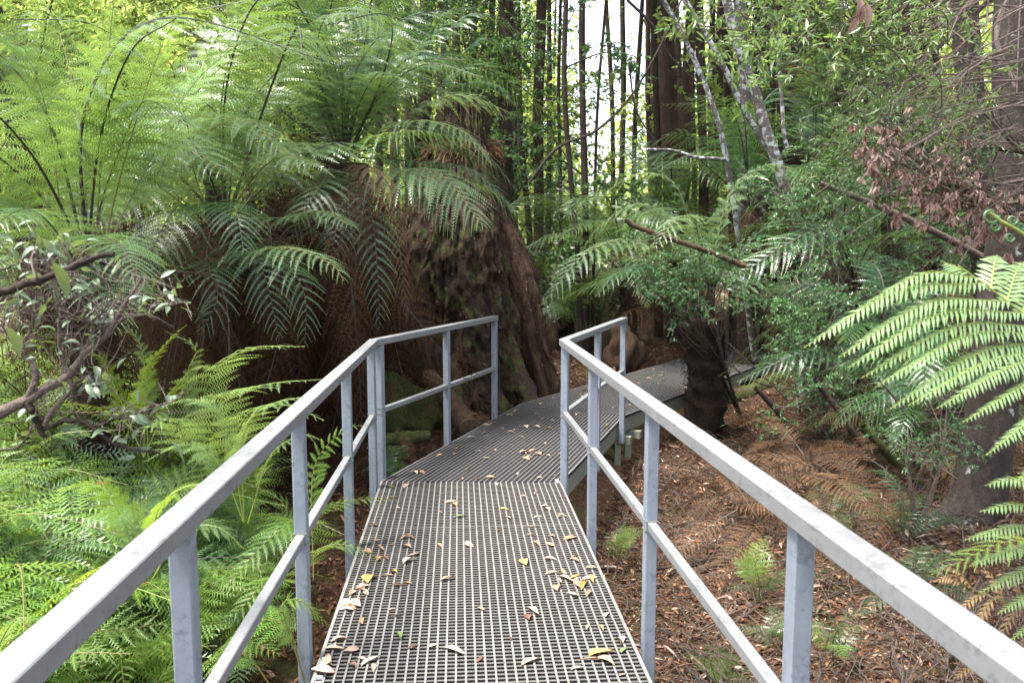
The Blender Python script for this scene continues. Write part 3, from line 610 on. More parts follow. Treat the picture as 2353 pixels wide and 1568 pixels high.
# C: fern growing against the stump
Y0 = 7.9; c = at(790, 380, Y0)
tf = thing('tree_fern', 'tall tree fern against the stump with drooping dark fronds and hanging brown ones', 'tree fern', (c[0], c[1], G(c[0], c[1])))
fern_trunk(tf, (c[0], c[1], G(c[0], c[1]) - .1), c, .26, .22, 5)
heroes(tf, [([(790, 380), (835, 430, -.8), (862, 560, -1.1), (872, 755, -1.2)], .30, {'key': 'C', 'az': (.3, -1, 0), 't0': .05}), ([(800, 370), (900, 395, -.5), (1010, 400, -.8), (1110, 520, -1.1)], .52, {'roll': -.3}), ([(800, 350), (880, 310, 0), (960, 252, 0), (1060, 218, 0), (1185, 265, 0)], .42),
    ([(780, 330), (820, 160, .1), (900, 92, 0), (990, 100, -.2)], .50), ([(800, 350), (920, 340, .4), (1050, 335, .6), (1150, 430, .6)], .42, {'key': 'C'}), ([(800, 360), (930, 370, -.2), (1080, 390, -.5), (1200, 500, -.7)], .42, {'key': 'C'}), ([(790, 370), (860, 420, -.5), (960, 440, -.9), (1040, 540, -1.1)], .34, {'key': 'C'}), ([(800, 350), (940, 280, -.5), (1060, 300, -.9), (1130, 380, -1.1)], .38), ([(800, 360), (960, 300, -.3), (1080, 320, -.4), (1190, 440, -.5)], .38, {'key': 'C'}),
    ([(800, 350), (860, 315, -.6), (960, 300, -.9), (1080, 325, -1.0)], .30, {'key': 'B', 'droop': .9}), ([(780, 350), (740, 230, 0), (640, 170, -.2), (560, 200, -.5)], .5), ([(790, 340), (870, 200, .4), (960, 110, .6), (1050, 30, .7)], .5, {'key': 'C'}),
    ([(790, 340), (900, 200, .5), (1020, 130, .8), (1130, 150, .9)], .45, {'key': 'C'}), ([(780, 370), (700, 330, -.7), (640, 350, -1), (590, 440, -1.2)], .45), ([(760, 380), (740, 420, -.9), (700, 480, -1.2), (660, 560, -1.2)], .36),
    ([(800, 380), (980, 420, 0), (1120, 430, 0), (1240, 560, 0)], .42, {'key': 'A'}), ([(790, 390), (760, 440, -.8), (770, 540, -1.2), (740, 640, -1.3)], .30, {'key': 'C'})], Y0, 'S', npin=25, m=19, droop=.5, wide=.14)
heroes(tf, [([(800, 380), (850, 385, -.8), (900, 440, -1), (925, 560, -1.1)], .22), ([(800, 380), (870, 430, -.8), (915, 560, -1), (935, 740, -1.1)], .14)], Y0, 'Y', npin=26, m=16, droop=.9)
rose(tf, c, TREEC, 11, 2.0, g, (.1, .9)); rose(tf, c, TREEP, 9, 1.7, g, (-.1, .6), az=(3.0, 6.4)); rose(tf, c, TREEP, 8, 1.3, g, (.7, 1.3)); skirt(tf, c - [0, 0, .2], 26, 1.7, g, (1.2, 5.2)); skirt(tf, c - [.1, 0, .5], 18, 1.5, g, (1.4, 5)); skirt(tf, c - [.3, .2, 1.0], 16, 1.2, g, (1.4, 5))
# D: fern behind the stump, high
Y0 = 10.8; c = at(960, 260, Y0)
tf = thing('tree_fern', 'tree fern with upright fronds showing above and behind the stump', 'tree fern', (c[0], c[1], G(c[0], c[1])))
fern_trunk(tf, (c[0], c[1], G(c[0], c[1]) - .1), c, .16, .14, 6)
heroes(tf, [([(950, 260), (960, 150), (1000, 60), (1050, 10)], .5), ([(960, 260), (930, 160), (900, 50), (860, 20)], .5), ([(970, 250), (1050, 140), (1120, 90), (1185, 160)], .5), ([(960, 240), (1060, 60), (1060, -40)], .4), ([(970, 250), (1060, 200, -.3), (1130, 190, -.6), (1180, 240, -.8)], .45),
    ([(950, 250), (860, 190), (780, 180), (700, 230)], .5)], Y0, 'C', npin=22, m=17, droop=.4, wide=.15)
rose(tf, c, TREEC, 8, 2.0, g, (.0, .8))
# E: squat fern on the open side with a thick dark trunk
Y0 = 8.9; c = at(1618, 735, Y0); b = np.array([c[0] + .02, Y0, G(c[0], Y0) - .15])
tf = thing('tree_fern', 'squat tree fern with thick black fibrous trunk standing against the far grating', 'tree fern', (b[0], b[1], b[2] + .15))
fern_trunk(tf, b, c, .20, .22, 7)
heroes(tf, [([(1600, 690), (1480, 560, -.3), (1350, 580, -.7), (1245, 700, -1.0)], .40, {'roll': .15}), ([(1600, 680), (1500, 480, 0), (1400, 500, 0), (1330, 580, 0)], .42), ([(1620, 680), (1560, 440, .2), (1470, 400, .4), (1380, 450, .5)], .45), ([(1620, 680), (1680, 440, .2), (1790, 380, .2), (1900, 460, 0)], .48),
    ([(1610, 690), (1520, 620, -.5), (1430, 620, -.9), (1370, 680, -1.1)], .34, {'key': 'C'}), ([(1630, 680), (1760, 520, 0), (1880, 520, 0), (1980, 640, 0)], .42, {'key': 'C'}), ([(1610, 680), (1600, 520, -.5), (1560, 500, -1), (1500, 570, -1.3)], .36)], Y0, 'S', npin=23, m=18, droop=.42, wide=.15)
heroes(tf, [([(1600, 700), (1500, 590, -.2), (1430, 580, -.5), (1390, 620, -.6)], .2, {'key': 'Y'}), ([(1590, 740), (1520, 720, -.2), (1440, 720, -.4), (1400, 860, -.4)], .25, {'key': 'X'})], Y0, 'X', npin=22, m=14, droop=.9)
rose(tf, c, TREEC, 7, 1.5, g, (.1, .7)); skirt(tf, c, 7, .55, g, (.3, 2.8))
# moss sleeve on that trunk
mb = MB(); tube(mb, catmull([b + [.17, -.02, .12], b + [.18, -.05, .4], b + [.20, -.02, .62]], 10), [.02, .05, .05, .055, .05, .05, .04, .04, .03, .02], 8, 0, .3, 2); mb.build('moss_patch', M['moss'], tf, smooth=True)
# F: mid distance ferns
MID = [((1440, 640, 12.0), 1.9, 'tree fern in the gap of the trees, between the stump and the thick black trunk', 'A'), ((1560, 560, 13.5), 2.1, 'tree fern under the twin dark trunks beyond the far grating', 'A'), ((1720, 480, 11.5), 2.0, 'dark tree fern at the foot of the leaning lichen trunks', 'C'),
       ((1870, 400, 11.5), 1.8, 'tree fern with curling fronds in front of the thick dark trunks', 'A'), ((1960, 640, 9.2), 1.9, 'dark tree fern behind the scrubby bush on the open side', 'C'), ((2140, 560, 8.6), 1.9, 'tree fern with broad dark fronds behind the fallen branch', 'C'), ((1300, 610, 13.0), 1.8, 'soft green tree fern just past the stump shoulder', 'A'),
       ((60, 330, 8.5), 2.2, 'bright tree fern behind the upright fronds at the picture edge', 'A'), ((480, 180, 9.5), 2.2, 'tree fern in the bright thicket behind the cascading fern', 'A'), ((730, 230, 10.0), 2.1, 'tree fern filling the gap behind the dark drooping fern', 'A'), ((2290, 700, 7.4), 1.7, 'tree fern behind the mottled grey trunk', 'C')]
for (q, ln, lab, ky) in MID:
    c = at(*q); gzv = G(c[0], c[1]); tf = thing('tree_fern', lab, 'tree fern', (c[0], c[1], gzv))
    fern_trunk(tf, (c[0], c[1], gzv - .1), c, .14, .12, int(q[0])); rose(tf, c, TREEP if ky == 'A' else TREEC, 15, ln, g, (-.1, .75)); skirt(tf, c, 5, 1.0, g)
# understorey ferns on the thicket side
def low_fern(x, y, z, size, key, label, group, n=8, tilt=(.1, .9), az=None, protos=None):
    th = thing('fern', label, 'fern', (x, y, z), group)
    rose(th, (x, y, z), protos or LOWP[key], n, size, g, tilt, az=az); return th
zoneL = [('beside the near half of the fern-side handrail', 1.6, 3.3), ('beside the far half of the fern-side handrail', 3.3, 5.6), ('in the thicket beneath the cascading tree ferns', 5.6, 7.6)]
kn = {'B': 'fresh green', 'D': 'yellow-green', 'A': 'mid green'}
def place_left(x, y):
    row = ['level with the nearest post', 'between the first two posts', 'level with the third post', 'just before the corner post', 'level with the handrail corner', 'below the hanging dead fronds'][int(np.searchsorted([2.3, 3.0, 3.8, 4.7, 5.8], y))]
    dep = ['pressed against the handrail', 'an arm length out from the handrail', 'deep in the thicket', 'at the far edge of the thicket'][int(np.searchsorted([-3.6, -2.5, -1.7], x)[()] * -1 + 3)]
    return f'{dep}, {row}'
cnt = 0
while cnt < 150:
    y = g.uniform(1.9, 7.0) ; x = -g.uniform(1.15, 1.5 + y * .62)
    if y > 6 and x > -2.2: continue
    ky = g.choice(['B', 'D', 'A'], p=[.55, .2, .25]); z = gz(x, y) ; zn = next(q for q in zoneL if q[1] <= y <= q[2])
    far = min(1, (-x - .9) / 1.6); low = y < 3.4 and x > -1.9
    size = g.uniform(.8, 1.05) * (.60 + .55 * far) * (.75 if low else 1)
    if low and g.random() < .55: continue
    pl = place_left(x, y); low_fern(x, y, float(z) - .02, size, ky, f'{kn[ky]} fern {pl}', f'{kn[ky]} ferns {pl}', int(g.integers(6, 9)), (.2, .95)); cnt += 1
FU = 0
while FU < 74:                                                   # ferns carpeting the floor of the forest behind
    y = g.uniform(9.8, 20); px = g.uniform(-150, 2500); x = at(px, 600, y)[0]
    if path_dist(x, y) < 1.1 or (abs(x) < 1.4 and y < 11): continue
    if 1050 < px < 1500 and y < 12: continue
    z = G(x, y); dk = g.random() < .45; h = g.uniform(.1, .7)
    lab = f"{'dark' if dk else 'soft green'} ground fern " + next(t_ for p_, t_ in [(300, 'behind the upright bright fronds'), (900, 'behind the hanging dead fronds'), (1200, 'behind the stump'), (1420, 'below the bright gap'), (1650, 'at the foot of the twin trunks'), (1850, 'behind the far grating'), (2100, 'behind the scrubby bush'), (9999, 'behind the mottled grey trunk')] if px < p_) + (', closer row' if y < 13 else ', middle row' if y < 16.5 else ', farthest row')
    th = thing('fern', lab, 'fern', (x, y, z), lab); rose(th, (x, y, z + h), FARP if y > 14 else (TREEC if dk else TREEP), 11, g.uniform(1.2, 2.0), g, (-.1, .9)); FU += 1
# named fronds reaching through the rail
th = thing('fern', 'pale green fern whose frond tips poke through the handrail onto the grating', 'fern', (-1.05, 4.2, G(-1.05, 4.2)))
heroes(th, [([(700, 1330), (700, 1200, -.1), (800, 1150, 0), (925, 1145, 0)], .20), ([(700, 1350), (720, 1270, -.3), (790, 1250, -.3), (878, 1285, -.3)], .17), ([(710, 1340), (690, 1200, -.2), (620, 1235, -.4), (515, 1350, -.6)], .24), ([(720, 1330), (720, 1080, .3), (790, 990, .3), (850, 975, .3)], .20),
    ([(700, 1350), (620, 1330, -.5), (560, 1390, -.7), (500, 1440, -.8)], .2)], 4.2, 'B', prof='tri', npin=17, m=13, wide=.2, droop=.3, t0=.3, rach=.004)
th = thing('fern', 'pale fern low beneath the handrail near the viewer', 'fern', (-.95, 3.0, G(-.95, 3.0)))
heroes(th, [([(700, 1568), (660, 1440), (580, 1430), (470, 1520)], .20), ([(700, 1560), (650, 1400), (690, 1380), (760, 1440)], .14), ([(640, 1600), (560, 1500), (480, 1520), (380, 1568)], .16)], 3.0, 'B', prof='tri', npin=15, m=12, wide=.2, droop=.3, t0=.3, rach=.004)
th = thing('fern', 'pale fern frond beside the underside of the nearest handrail', 'fern', (-1.3, 2.2, G(-1.3, 2.2)))
heroes(th, [([(-40, 1660), (60, 1540), (170, 1500), (300, 1500)], .16), ([(-60, 1600), (20, 1440), (60, 1420), (90, 1450)], .14)], 2.2, 'B', prof='tri', npin=15, m=13, wide=.2, droop=.2, t0=.2, rach=.004)
for lab_, rt, Yf, fl in (('large pale bracken spreading above the thicket beside the dead frond skirt', (-1.75, 4.7), 4.7, [([(480, 1130), (470, 900), (560, 805, -.2), (700, 795, -.4)], .33), ([(480, 1130), (500, 930, -.3), (600, 885, -.5), (745, 870, -.6)], .30), ([(470, 1130), (430, 880), (450, 800), (380, 760)], .26), ([(490, 1130), (560, 960, -.5), (650, 930, -.7), (745, 965, -.8)], .28), ([(480, 1110), (420, 1000, -.5), (400, 960, -.8), (300, 1000, -1)], .26)]),
        ('pale bracken with nodding tips just over the middle of the handrail', (-1.3, 4.0), 4.0, [([(560, 1200), (560, 1000), (620, 930), (745, 905)], .24), ([(560, 1200), (520, 980), (460, 920), (360, 930)], .24), ([(570, 1200), (620, 1050), (690, 1000), (740, 1010)], .18), ([(560, 1200), (500, 1060), (420, 1020), (330, 1060)], .22)]),
        ('yellow-green bracken tuft between the twiggy bush and the pale bracken', (-2.3, 4.6), 4.6, [([(330, 1050), (340, 860), (390, 780), (430, 745)], .22, {'key': 'D'}), ([(330, 1050), (400, 900), (440, 850), (470, 840)], .2, {'key': 'D'}), ([(330, 1050), (260, 880), (230, 820), (170, 800)], .22, {'key': 'D'}), ([(340, 1050), (330, 820), (290, 740), (300, 700)], .2, {'key': 'P'})]),
        ('yellow-green bracken under the near slope of the handrail', (-1.6, 3.3), 3.3, [([(340, 1330), (360, 1180), (420, 1120), (520, 1110)], .2, {'key': 'D'}), ([(330, 1330), (260, 1150), (200, 1110), (110, 1130)], .22, {'key': 'D'}), ([(340, 1330), (300, 1200), (220, 1180), (160, 1240)], .2, {'key': 'P'}), ([(350, 1330), (420, 1220), (500, 1210), (560, 1260)], .18, {'key': 'P'})])):
    th = thing('fern', lab_, 'fern', (rt[0], rt[1], G(*rt))); heroes(th, fl, Yf, 'P', prof='tri', npin=19, m=14, wide=.2, droop=.3, t0=.3, rach=.004)
# small ferns on the litter side
for (px, py, Y_, s, lab) in ((1905, 1150, 5.6, .42, 'small bright green fern alone on the dark litter slope'), (1750, 1230, 4.9, .38, 'small fern just outside the handrail, lit green'), (1925, 1340, 3.9, .36, 'small fern below the near handrail on the open side'), (1800, 1290, 4.3, .3, 'low fern showing beside the thick handrail post'),
        (1415, 1170, 5.6, .34, 'small green fern close outside the boardwalk edge'), (2080, 1160, 5.2, .5, 'dark blue-green fern before the mottled trunk foot'), (2100, 1270, 4.6, .5, 'dark fern tangled with dead twigs near the trunk foot'), (1910, 1480, 3.2, .25, 'tiny fern low among bare twigs'),
        (900, 1080, 6.3, .45, 'dark fern hugging the ground outside the handrail bend'), (930, 1040, 6.6, .3, 'little fern below the short mossy log'), (890, 1030, 7.0, .35, 'little fern behind the corner posts')):
    c = at(px, py, Y_); z = G(c[0], c[1]); dk = 'dark' in lab
    low_fern(c[0], c[1], z + .02, s * 1.1, 'B', lab, None, 7, (.1, .7), protos=TREEC if dk else LITC + LOWP['B'][:1])
# bare litter-slope dead fronds
k = 0
while k < 230:
    px, py = g.uniform(1640, 2200), g.uniform(820, 1180); c = atz(px, py, -.35)
    if px < 1800 and py < 920: continue
    if path_dist(c[0], c[1]) < .85: continue
    o = link('dead_frond', DEADG[int(g.choice(3, p=[.25, .2, .55]))]); s = g.uniform(.5, 1.0)
    o.matrix_basis = Matrix.Translation((c[0], c[1], G(c[0], c[1]) + g.uniform(.03, .50))) @ Matrix.Rotation(g.uniform(0, 6.28), 4, 'Z') @ Matrix.Rotation(g.normal(.1, .3), 4, 'Y') @ Matrix.Rotation(g.normal(0, .5), 4, 'X') @ Matrix.Scale(s, 4)
    pl = ('beside the squat tree fern trunk' if px < 1760 else 'under the scrubby bush' if px < 1900 else 'around the long mossy pole' if px < 2020 else 'near the mottled trunk foot') + (', upper part of the heap' if py < 1000 else ', middle of the heap' if py < 1100 else ', lowest part of the heap')
    tag(o, f'dry brown dead frond {pl}', 'dead frond', f'dead fronds {pl}'); k += 1
for k in range(14):
    px, py = g.uniform(870, 1000), g.uniform(930, 1060); c = at(px, py, g.uniform(6.8, 7.6)); o = link('dead_frond', DEADG[int(g.integers(3))])
    o.matrix_basis = Matrix.Translation((c[0], c[1], max(c[2] - .1, G(c[0], c[1]) + .04))) @ Matrix.Rotation(g.uniform(0, 6.28), 4, 'Z') @ Matrix.Rotation(g.normal(.3, .4), 4, 'Y') @ Matrix.Scale(g.uniform(.4, .7), 4)
    tag(o, 'dry brown dead frond on the ground outside the handrail bend', 'dead frond', 'dead fronds outside the handrail bend')

# near fronds on the open side, out of focus
th = thing('fern', 'large pale green fern leaning in over the open-side handrail, out of focus', 'fern', (1.75, 1.5, -.6))
def pinna(mb, pts, l, m, seed, up=(0, -.35, .9)):
    g_ = rg(seed); C = catmull(pts, m); tp = nrm(np.gradient(C, axis=0)); sp = nrm(np.cross(tp, nrm(np.array(up)))); s_ = np.linspace(0, 1, m)
    tube(mb, C, np.linspace(.0022, .0006, m), 4, 1, cap=False); ps = np.clip(np.minimum(1, .6 + s_ * 3) * (1 - s_ ** 2.2) ** .8 + .07, 0, 1); spc = np.linalg.norm(C[1] - C[0])
    for k in (-1, 1):
        ll = (l * ps * g_.uniform(.85, 1.1, m))[:, None]; D = nrm(k * sp * .8 + tp * .62 - Z * .22 + g_.normal(0, .06, (m, 3))); w_ = np.minimum(spc * .30, ll * .2); N_ = nrm(np.cross(D, tp) * (k))
        o_ = C + tp * spc * .25 * k; v = np.stack([o_ - tp * w_, o_ + D * ll * .5 - tp * w_ * .5 - N_ * .0, o_ + D * ll + tp * ll * .14 - Z * ll * .12, o_ + D * ll * .55 + tp * w_ * 1.5, o_ + tp * w_], 1)
        b = np.arange(m)[:, None] * 5; mb.add(v.reshape(-1, 3), np.concatenate([b + [[0, 1, 3, 4]]]), 0); mb.add(v.reshape(-1, 3)[:0], np.zeros((0, 3)), 0)
        mb.f.append((b + [[1, 2, 3]]) + mb.n - m * 5); mb.mi.append(np.zeros(m))
def near_frond(th, rachis, tips, Y_, l, mat='P', m=26, seed=1):
    R = catmull([at(x, y, Y_ + d) for x, y, d in rachis], 40); mb = MB(); tube(mb, R, np.linspace(.0045, .0016, 40), 6, 1)
    g_ = rg(seed)
    for i, (u_, tx, ty, dd, sag) in enumerate(tips):
        a = R[int(u_ * 39)]; e = at(tx, ty, Y_ + dd); md = (a + e) / 2 + [0, 0, sag]; pinna(mb, [a, md, e], l * g_.uniform(.9, 1.1), max(8, int(m * 1.2 * np.linalg.norm(e - a) / .36)), i + seed)
    mb.build('frond', MATS[mat], th)
near_frond(th, [(2760, 1080, .1), (2520, 850, .05), (2352, 722, 0), (2282, 668, 0), (2202, 611, 0)], [(.97, 2000, 690, -.06, .03), (.93, 1846, 798, -.10, .045), (.87, 1925, 822, -.10, .05), (.80, 1947, 845, -.12, .05), (.74, 1978, 868, -.12, .05), (.68, 2016, 885, -.14, .05), (.62, 2043, 940, -.14, .05), (.56, 2085, 932, -.16, .05), (.50, 2151, 938, -.18, .05),
    (.43, 2210, 970, -.18, .05), (.36, 2265, 1045, -.2, .05), (.28, 2330, 1110, -.2, .05), (.2, 2400, 1180, -.2, .05), (.99, 2170, 603, .02, .0), (.92, 2290, 585, .10, .02), (.86, 2352, 600, .12, .02), (.80, 2400, 620, .12, .02), (.72, 2450, 650, .12, .02), (.64, 2500, 690, .12, .02)], 1.55, .040, seed=3)
near_frond(th, [(2700, 1500, .1), (2520, 1330, .05), (2420, 1180, 0), (2370, 1080, 0)], [(.97, 2330, 1110, -.02, .01), (.9, 2262, 1115, -.05, .03), (.82, 2250, 1175, -.06, .03), (.74, 2215, 1240, -.08, .03), (.66, 2225, 1300, -.08, .03), (.58, 2250, 1360, -.08, .03), (.5, 2290, 1410, -.08, .03), (.42, 2320, 1470, -.08, .03), (.34, 2360, 1530, -.08, .03), (.8, 2500, 1060, .1, .02), (.9, 2440, 1030, .1, .02)], 1.75, .036, seed=9)

th = thing('fern', 'green fern frond with bright tip hanging past the open-side handrail, out of focus', 'fern', (1.9, 2.0, -.6))
heroes(th, [([(2560, 1500), (2440, 1300), (2330, 1240), (2140, 1320)], .13, {'npin': 20, 'wide': .16})], 1.95, 'B', m=16, rach=.003)
th = thing('dead_frond', 'curled rusty dead frond beyond the open-side handrail at the picture edge', 'dead frond', (1.6, 1.7, -.3))
near_frond(th, [(2560, 1540, .05), (2440, 1440, .02), (2330, 1390, 0), (2250, 1360, 0), (2190, 1330, 0)], [(.98, 2150, 1335, 0, .01), (.92, 2165, 1300, 0, .015), (.86, 2200, 1410, -.02, .01), (.8, 2235, 1450, -.02, .01), (.76, 2255, 1300, .03, .01), (.68, 2290, 1480, -.02, .01), (.62, 2310, 1320, .03, .01), (.55, 2345, 1500, -.02, .01), (.45, 2380, 1360, .03, .01), (.4, 2400, 1540, 0, .01)], 1.72, .020, 'R', m=24, seed=41)
near_frond(th, [(2330, 1700, .05), (2290, 1600, .02), (2250, 1520, 0), (2225, 1450, 0)], [(.9, 2180, 1500, 0, .01), (.75, 2190, 1560, 0, .01), (.7, 2310, 1500, 0, .01), (.55, 2200, 1620, 0, .01), (.5, 2340, 1560, 0, .01)], 1.72, .018, 'R', m=24, seed=51)
# fiddlehead
for (px, py, Y_, s_, lab) in ((2180, 900, 6.6, 1.2, 'dark fern on the bank just behind the mottled trunk'), (2010, 840, 7.6, 1.3, 'dark fern half buried in the scrub on the bank'), (2280, 860, 6.8, 1.3, 'dark fern behind the near pale fronds'), (1960, 700, 9.5, 1.4, 'dark fern deep behind the scrubby bush'),
        (2100, 980, 6.4, .8, 'fern sprawling over dead fronds beside the leafy sapling'), (1880, 780, 9.3, 1.2, 'dark fern beyond the far end of the grating')):
    c = at(px, py, Y_); z = max(G(c[0], c[1]) + .1, min(c[2] - .2, G(c[0], c[1]) + .7)); low_fern(c[0], c[1], z, s_, 'A', lab, None, 12, (-.1, .8), protos=TREEC)
pp = atz(1655, 1545, -.82); mb = MB(); lump(mb, (pp[0], pp[1], G(pp[0], pp[1])), .16, .22, .05, 3.3, .4, 30, 14); tag(mb.build('moss_patch', M['moss'], smooth=True), 'yellow-green moss patch on the litter beside the nearest deck edge', 'moss')
c = at(2352, 560, 1.7); th = thing('fiddlehead', 'curled pale green fern shoot at the picture edge, out of focus', 'fern shoot', (c[0] + .1, c[1], -.5)); mb = MB()
P = [at(2460, 900, 1.7), at(2440, 650, 1.7), at(2360, 545, 1.7), at(2300, 510, 1.7), at(2272, 488, 1.7)]; tube(mb, catmull(P, 16), np.linspace(.006, .004, 16), 6)
mb.build('stem', M['stalkgreen'], th, smooth=True)
for (x, y, r) in ((2275, 495, 20), (2285, 520, 12), (2325, 505, 13), (2318, 545, 12), (2345, 520, 10)):
    mb = MB(); pts = [at(x + r * k * math.cos(a), y + r * k * math.sin(a), 1.7) for a, k in zip(np.linspace(0, 9, 22), np.linspace(1, .15, 22))]; tube(mb, pts, np.linspace(.0035, .002, 22), 6); mb.build('curl', M['shrub'], th, smooth=True)

# ------------------------------------------------------------------ background trees
def spray_mesh(seed, nl=150, ll=.06, lw=.42, mat='far', ln=1.0, tw=7, droop=.25, near=False):
    g_ = rg(seed); mb = MB(); P = catmull([(0, 0, 0), (ln * .5, g_.normal(0, .06), .10), (ln, g_.normal(0, .1), -droop * .5)], 10); tube(mb, P, np.linspace(.010, .003, 10) * ln, 4, 1, cap=False)
    ends = []
    for k in range(tw):
        t_ = (k + .6) / tw; p = P[int(t_ * 9)]; a = (1 if k % 2 else -1) * g_.uniform(.5, 1.2); l = ln * g_.uniform(.25, .5) * (1.1 - t_ * .5)
        q = p + np.array([math.cos(a), math.sin(a), g_.uniform(-.35, .3)]) * l; Q = catmull([p, (p + q) / 2 + [0, 0, .05 * ln], q], 6); tube(mb, Q, np.linspace(.004, .0015, 6) * ln, 3, 1, cap=False); ends.append(Q)
    ends.append(P[4:]); pts, dr = [], []
    for k in range(nl):
        Q = ends[int(g_.integers(len(ends)))]; u = g_.uniform(.1, .999) * (len(Q) - 1); i = int(u); pts.append(Q[i] + (Q[i + 1] - Q[i]) * (u - i)); dr.append(nrm(Q[i + 1] - Q[i]))
    pts, dr = np.array(pts), np.array(dr); D = nrm(dr * .6 + g_.normal(0, .55, (nl, 3)) - [0, 0, droop]); N = nrm(g_.normal(0, .55, (nl, 3)) + Z); l = ll * g_.uniform(.6, 1.25, nl)
    (leafset if near else diamonds)(mb, pts, D, N, l, l * lw, 0)
    return mb.mesh('leafy_branch', [M[mat], M['twigdark' if mat in ('far', 'fardark') else 'twig']])
SPF = [spray_mesh(300 + i, 200, .075, .5, 'far') for i in range(4)]
SPD = [spray_mesh(310 + i, 200, .065, .45, 'fardark') for i in range(4)]
def crown_mesh(seed, n, rx, rz, ll, mat):
    g_ = rg(seed); cl = g_.normal(0, 1, (46, 3)); cl = cl / np.linalg.norm(cl, axis=1)[:, None] * (g_.random((46, 1)) ** .45) * [rx, rx, rz]
    i = g_.integers(46, size=n); r = g_.uniform(.25, .75, 46) * rx * .55; P = cl[i] + g_.normal(0, 1, (n, 3)) * r[i][:, None] * [1, 1, .55]
    D = nrm(g_.normal(0, 1, (n, 3)) - [0, 0, .3]); N = nrm(g_.normal(0, .7, (n, 3)) + Z); l = ll * g_.uniform(.6, 1.3, n); mb = MB(); diamonds(mb, P, D, N, l, l * .55)
    for k in range(0, 46, 2): tube(mb, catmull([(0, 0, -rz * .9), cl[k] * .5 + [0, 0, -rz * .2], cl[k]], 6), np.linspace(.05, .012, 6) * rx * .5, 4, 1, cap=False)
    return mb.mesh('crown', [M[mat], M['twigdark']])
CRF = [crown_mesh(330 + i, 4300, 1.9, 3.6, .15, 'far') for i in range(4)]
CRD = [crown_mesh(340 + i, 4300, 1.7, 3.2, .14, 'fardark') for i in range(3)]
def tree(label, pxs, Y, wpx, mat='bark', sprays=14, sm=None, crown=True, group=None, name='forest_tree', spl=1.3, zr=(1.6, 7.5), seedk=0, base=None):
    """trunk through picture points pxs at distance Y, carried down to the ground and up out of view"""
    P = [at(x, y, Y) for x, y in pxs]; P.sort(key=lambda p: p[2]) ; lo_, hi = P[0], P[-1]
    d = (P[1] - P[0]) if len(P) > 1 else Z; k = (lo_[2] - G(lo_[0], Y)) / max(d[2], .3); bx = np.array([lo_[0] - d[0] * k * .55, Y, 0]) if base is None else np.array(base, float)
    bx[2] = G(bx[0], bx[1]) - .2; d2 = nrm(P[-1] - P[-2]) if len(P) > 1 else Z; top = hi + d2 * 5
    pts = [bx] + P + [hi + d2 * 2.2, top]; r = wpx / F * Y / 2; n = 40; C = catmull(pts, n); th = thing(name, label, 'tree', (bx[0], bx[1], bx[2] + .2), group)
    R = np.interp(np.linspace(0, 1, n), [0, .04, .15, .5, 1], [r * 1.5, r * 1.25, r * 1.05, r, r * .55]); mb = MB(); tube(mb, C, R, 14 if r > .08 else 8, 0, .06, int(pxs[0][0])); mb.build('trunk', M[mat], th, smooth=True)
    g_ = rg(int(pxs[0][0] + 7 * Y)); sm = sm or SPD
    for _ in range(sprays):
        z = g_.uniform(*zr); i = int(np.argmin(np.abs(C[:, 2] - z))); p = C[i]; a = g_.uniform(0, 6.28); s = spl * g_.uniform(.6, 1.25)
        part(th, 'leafy_branch', sm[int(g_.integers(len(sm)))], Matrix.Translation(p.tolist()) @ Matrix.Rotation(a, 4, 'Z') @ Matrix.Rotation(-g_.uniform(-.5, .8), 4, 'Y') @ Matrix.Rotation(g_.normal(0, .6), 4, 'X') @ Matrix.Scale(s, 4))
    if crown:
        cm = CRD if sm is SPD else CRF
        part(th, 'crown', cm[int(g_.integers(len(cm)))], Matrix.Translation((top + [0, 0, 1.5]).tolist()) @ Matrix.Rotation(g_.uniform(0, 6), 4, 'Z') @ Matrix.Scale(.8, 4))
    return th
tree('thick dark straight trunk just past the stump, brushed by fern fronds', [(1163, 380), (1160, 180), (1166, -10)], 13, 30, 'bark', 9)
tree('slender dark trunk second past the stump', [(1215, 520), (1195, 300), (1190, 60)], 15, 14, 'bark', 8)
tree('reddish trunk with bushy dark leaves, third past the stump', [(1238, 500), (1236, 250), (1245, 0)], 16, 24, 'barkred', 12)
tree('thin wavering sapling trunk at the edge of the bright gap', [(1325, 560), (1310, 400), (1296, 200), (1300, 0)], 12, 12, 'bark', 8)
tree('straight thin dark trunk in the middle of the bright gap', [(1345, 520), (1340, 300), (1336, 100), (1338, -10)], 12.5, 15, 'bark', 8)
tree('very thin pole beside the middle trunk of the bright gap', [(1366, 480), (1372, 250), (1392, 0)], 13, 7, 'bark', 5)
tree('thin brown trunk alone on the far side of the bright gap', [(1455, 420), (1460, 250), (1470, 90)], 18, 11, 'barkred', 5, SPF)
tree('dark banded trunk, first of the tall cluster by the twin trunks', [(1512, 400), (1508, 200), (1500, 0)], 14.5, 17, 'bark', 2, SPF)
tree('dark twin trunk, nearer the gap', [(1535, 420), (1524, 200), (1520, 0)], 14, 22, 'barkred', 2, SPF)
tree('dark twin trunk, curving away from the gap', [(1556, 420), (1545, 220), (1534, 0)], 14.3, 21, 'barkred', 2, SPF)
tree('brown ribbed trunk behind the leaning pale trunks', [(1572, 400), (1578, 200), (1590, 0)], 16, 26, 'barkred', 2, SPF)
tree('straight dark trunk crossed by the first leaning pale trunk', [(1616, 420), (1610, 200), (1605, 0)], 13, 20, 'bark', 2, SPF)
tree('crooked dark trunk between the leaning pale trunks', [(1680, 400), (1672, 200), (1660, 0)], 14, 15, 'bark', 2, SPF)
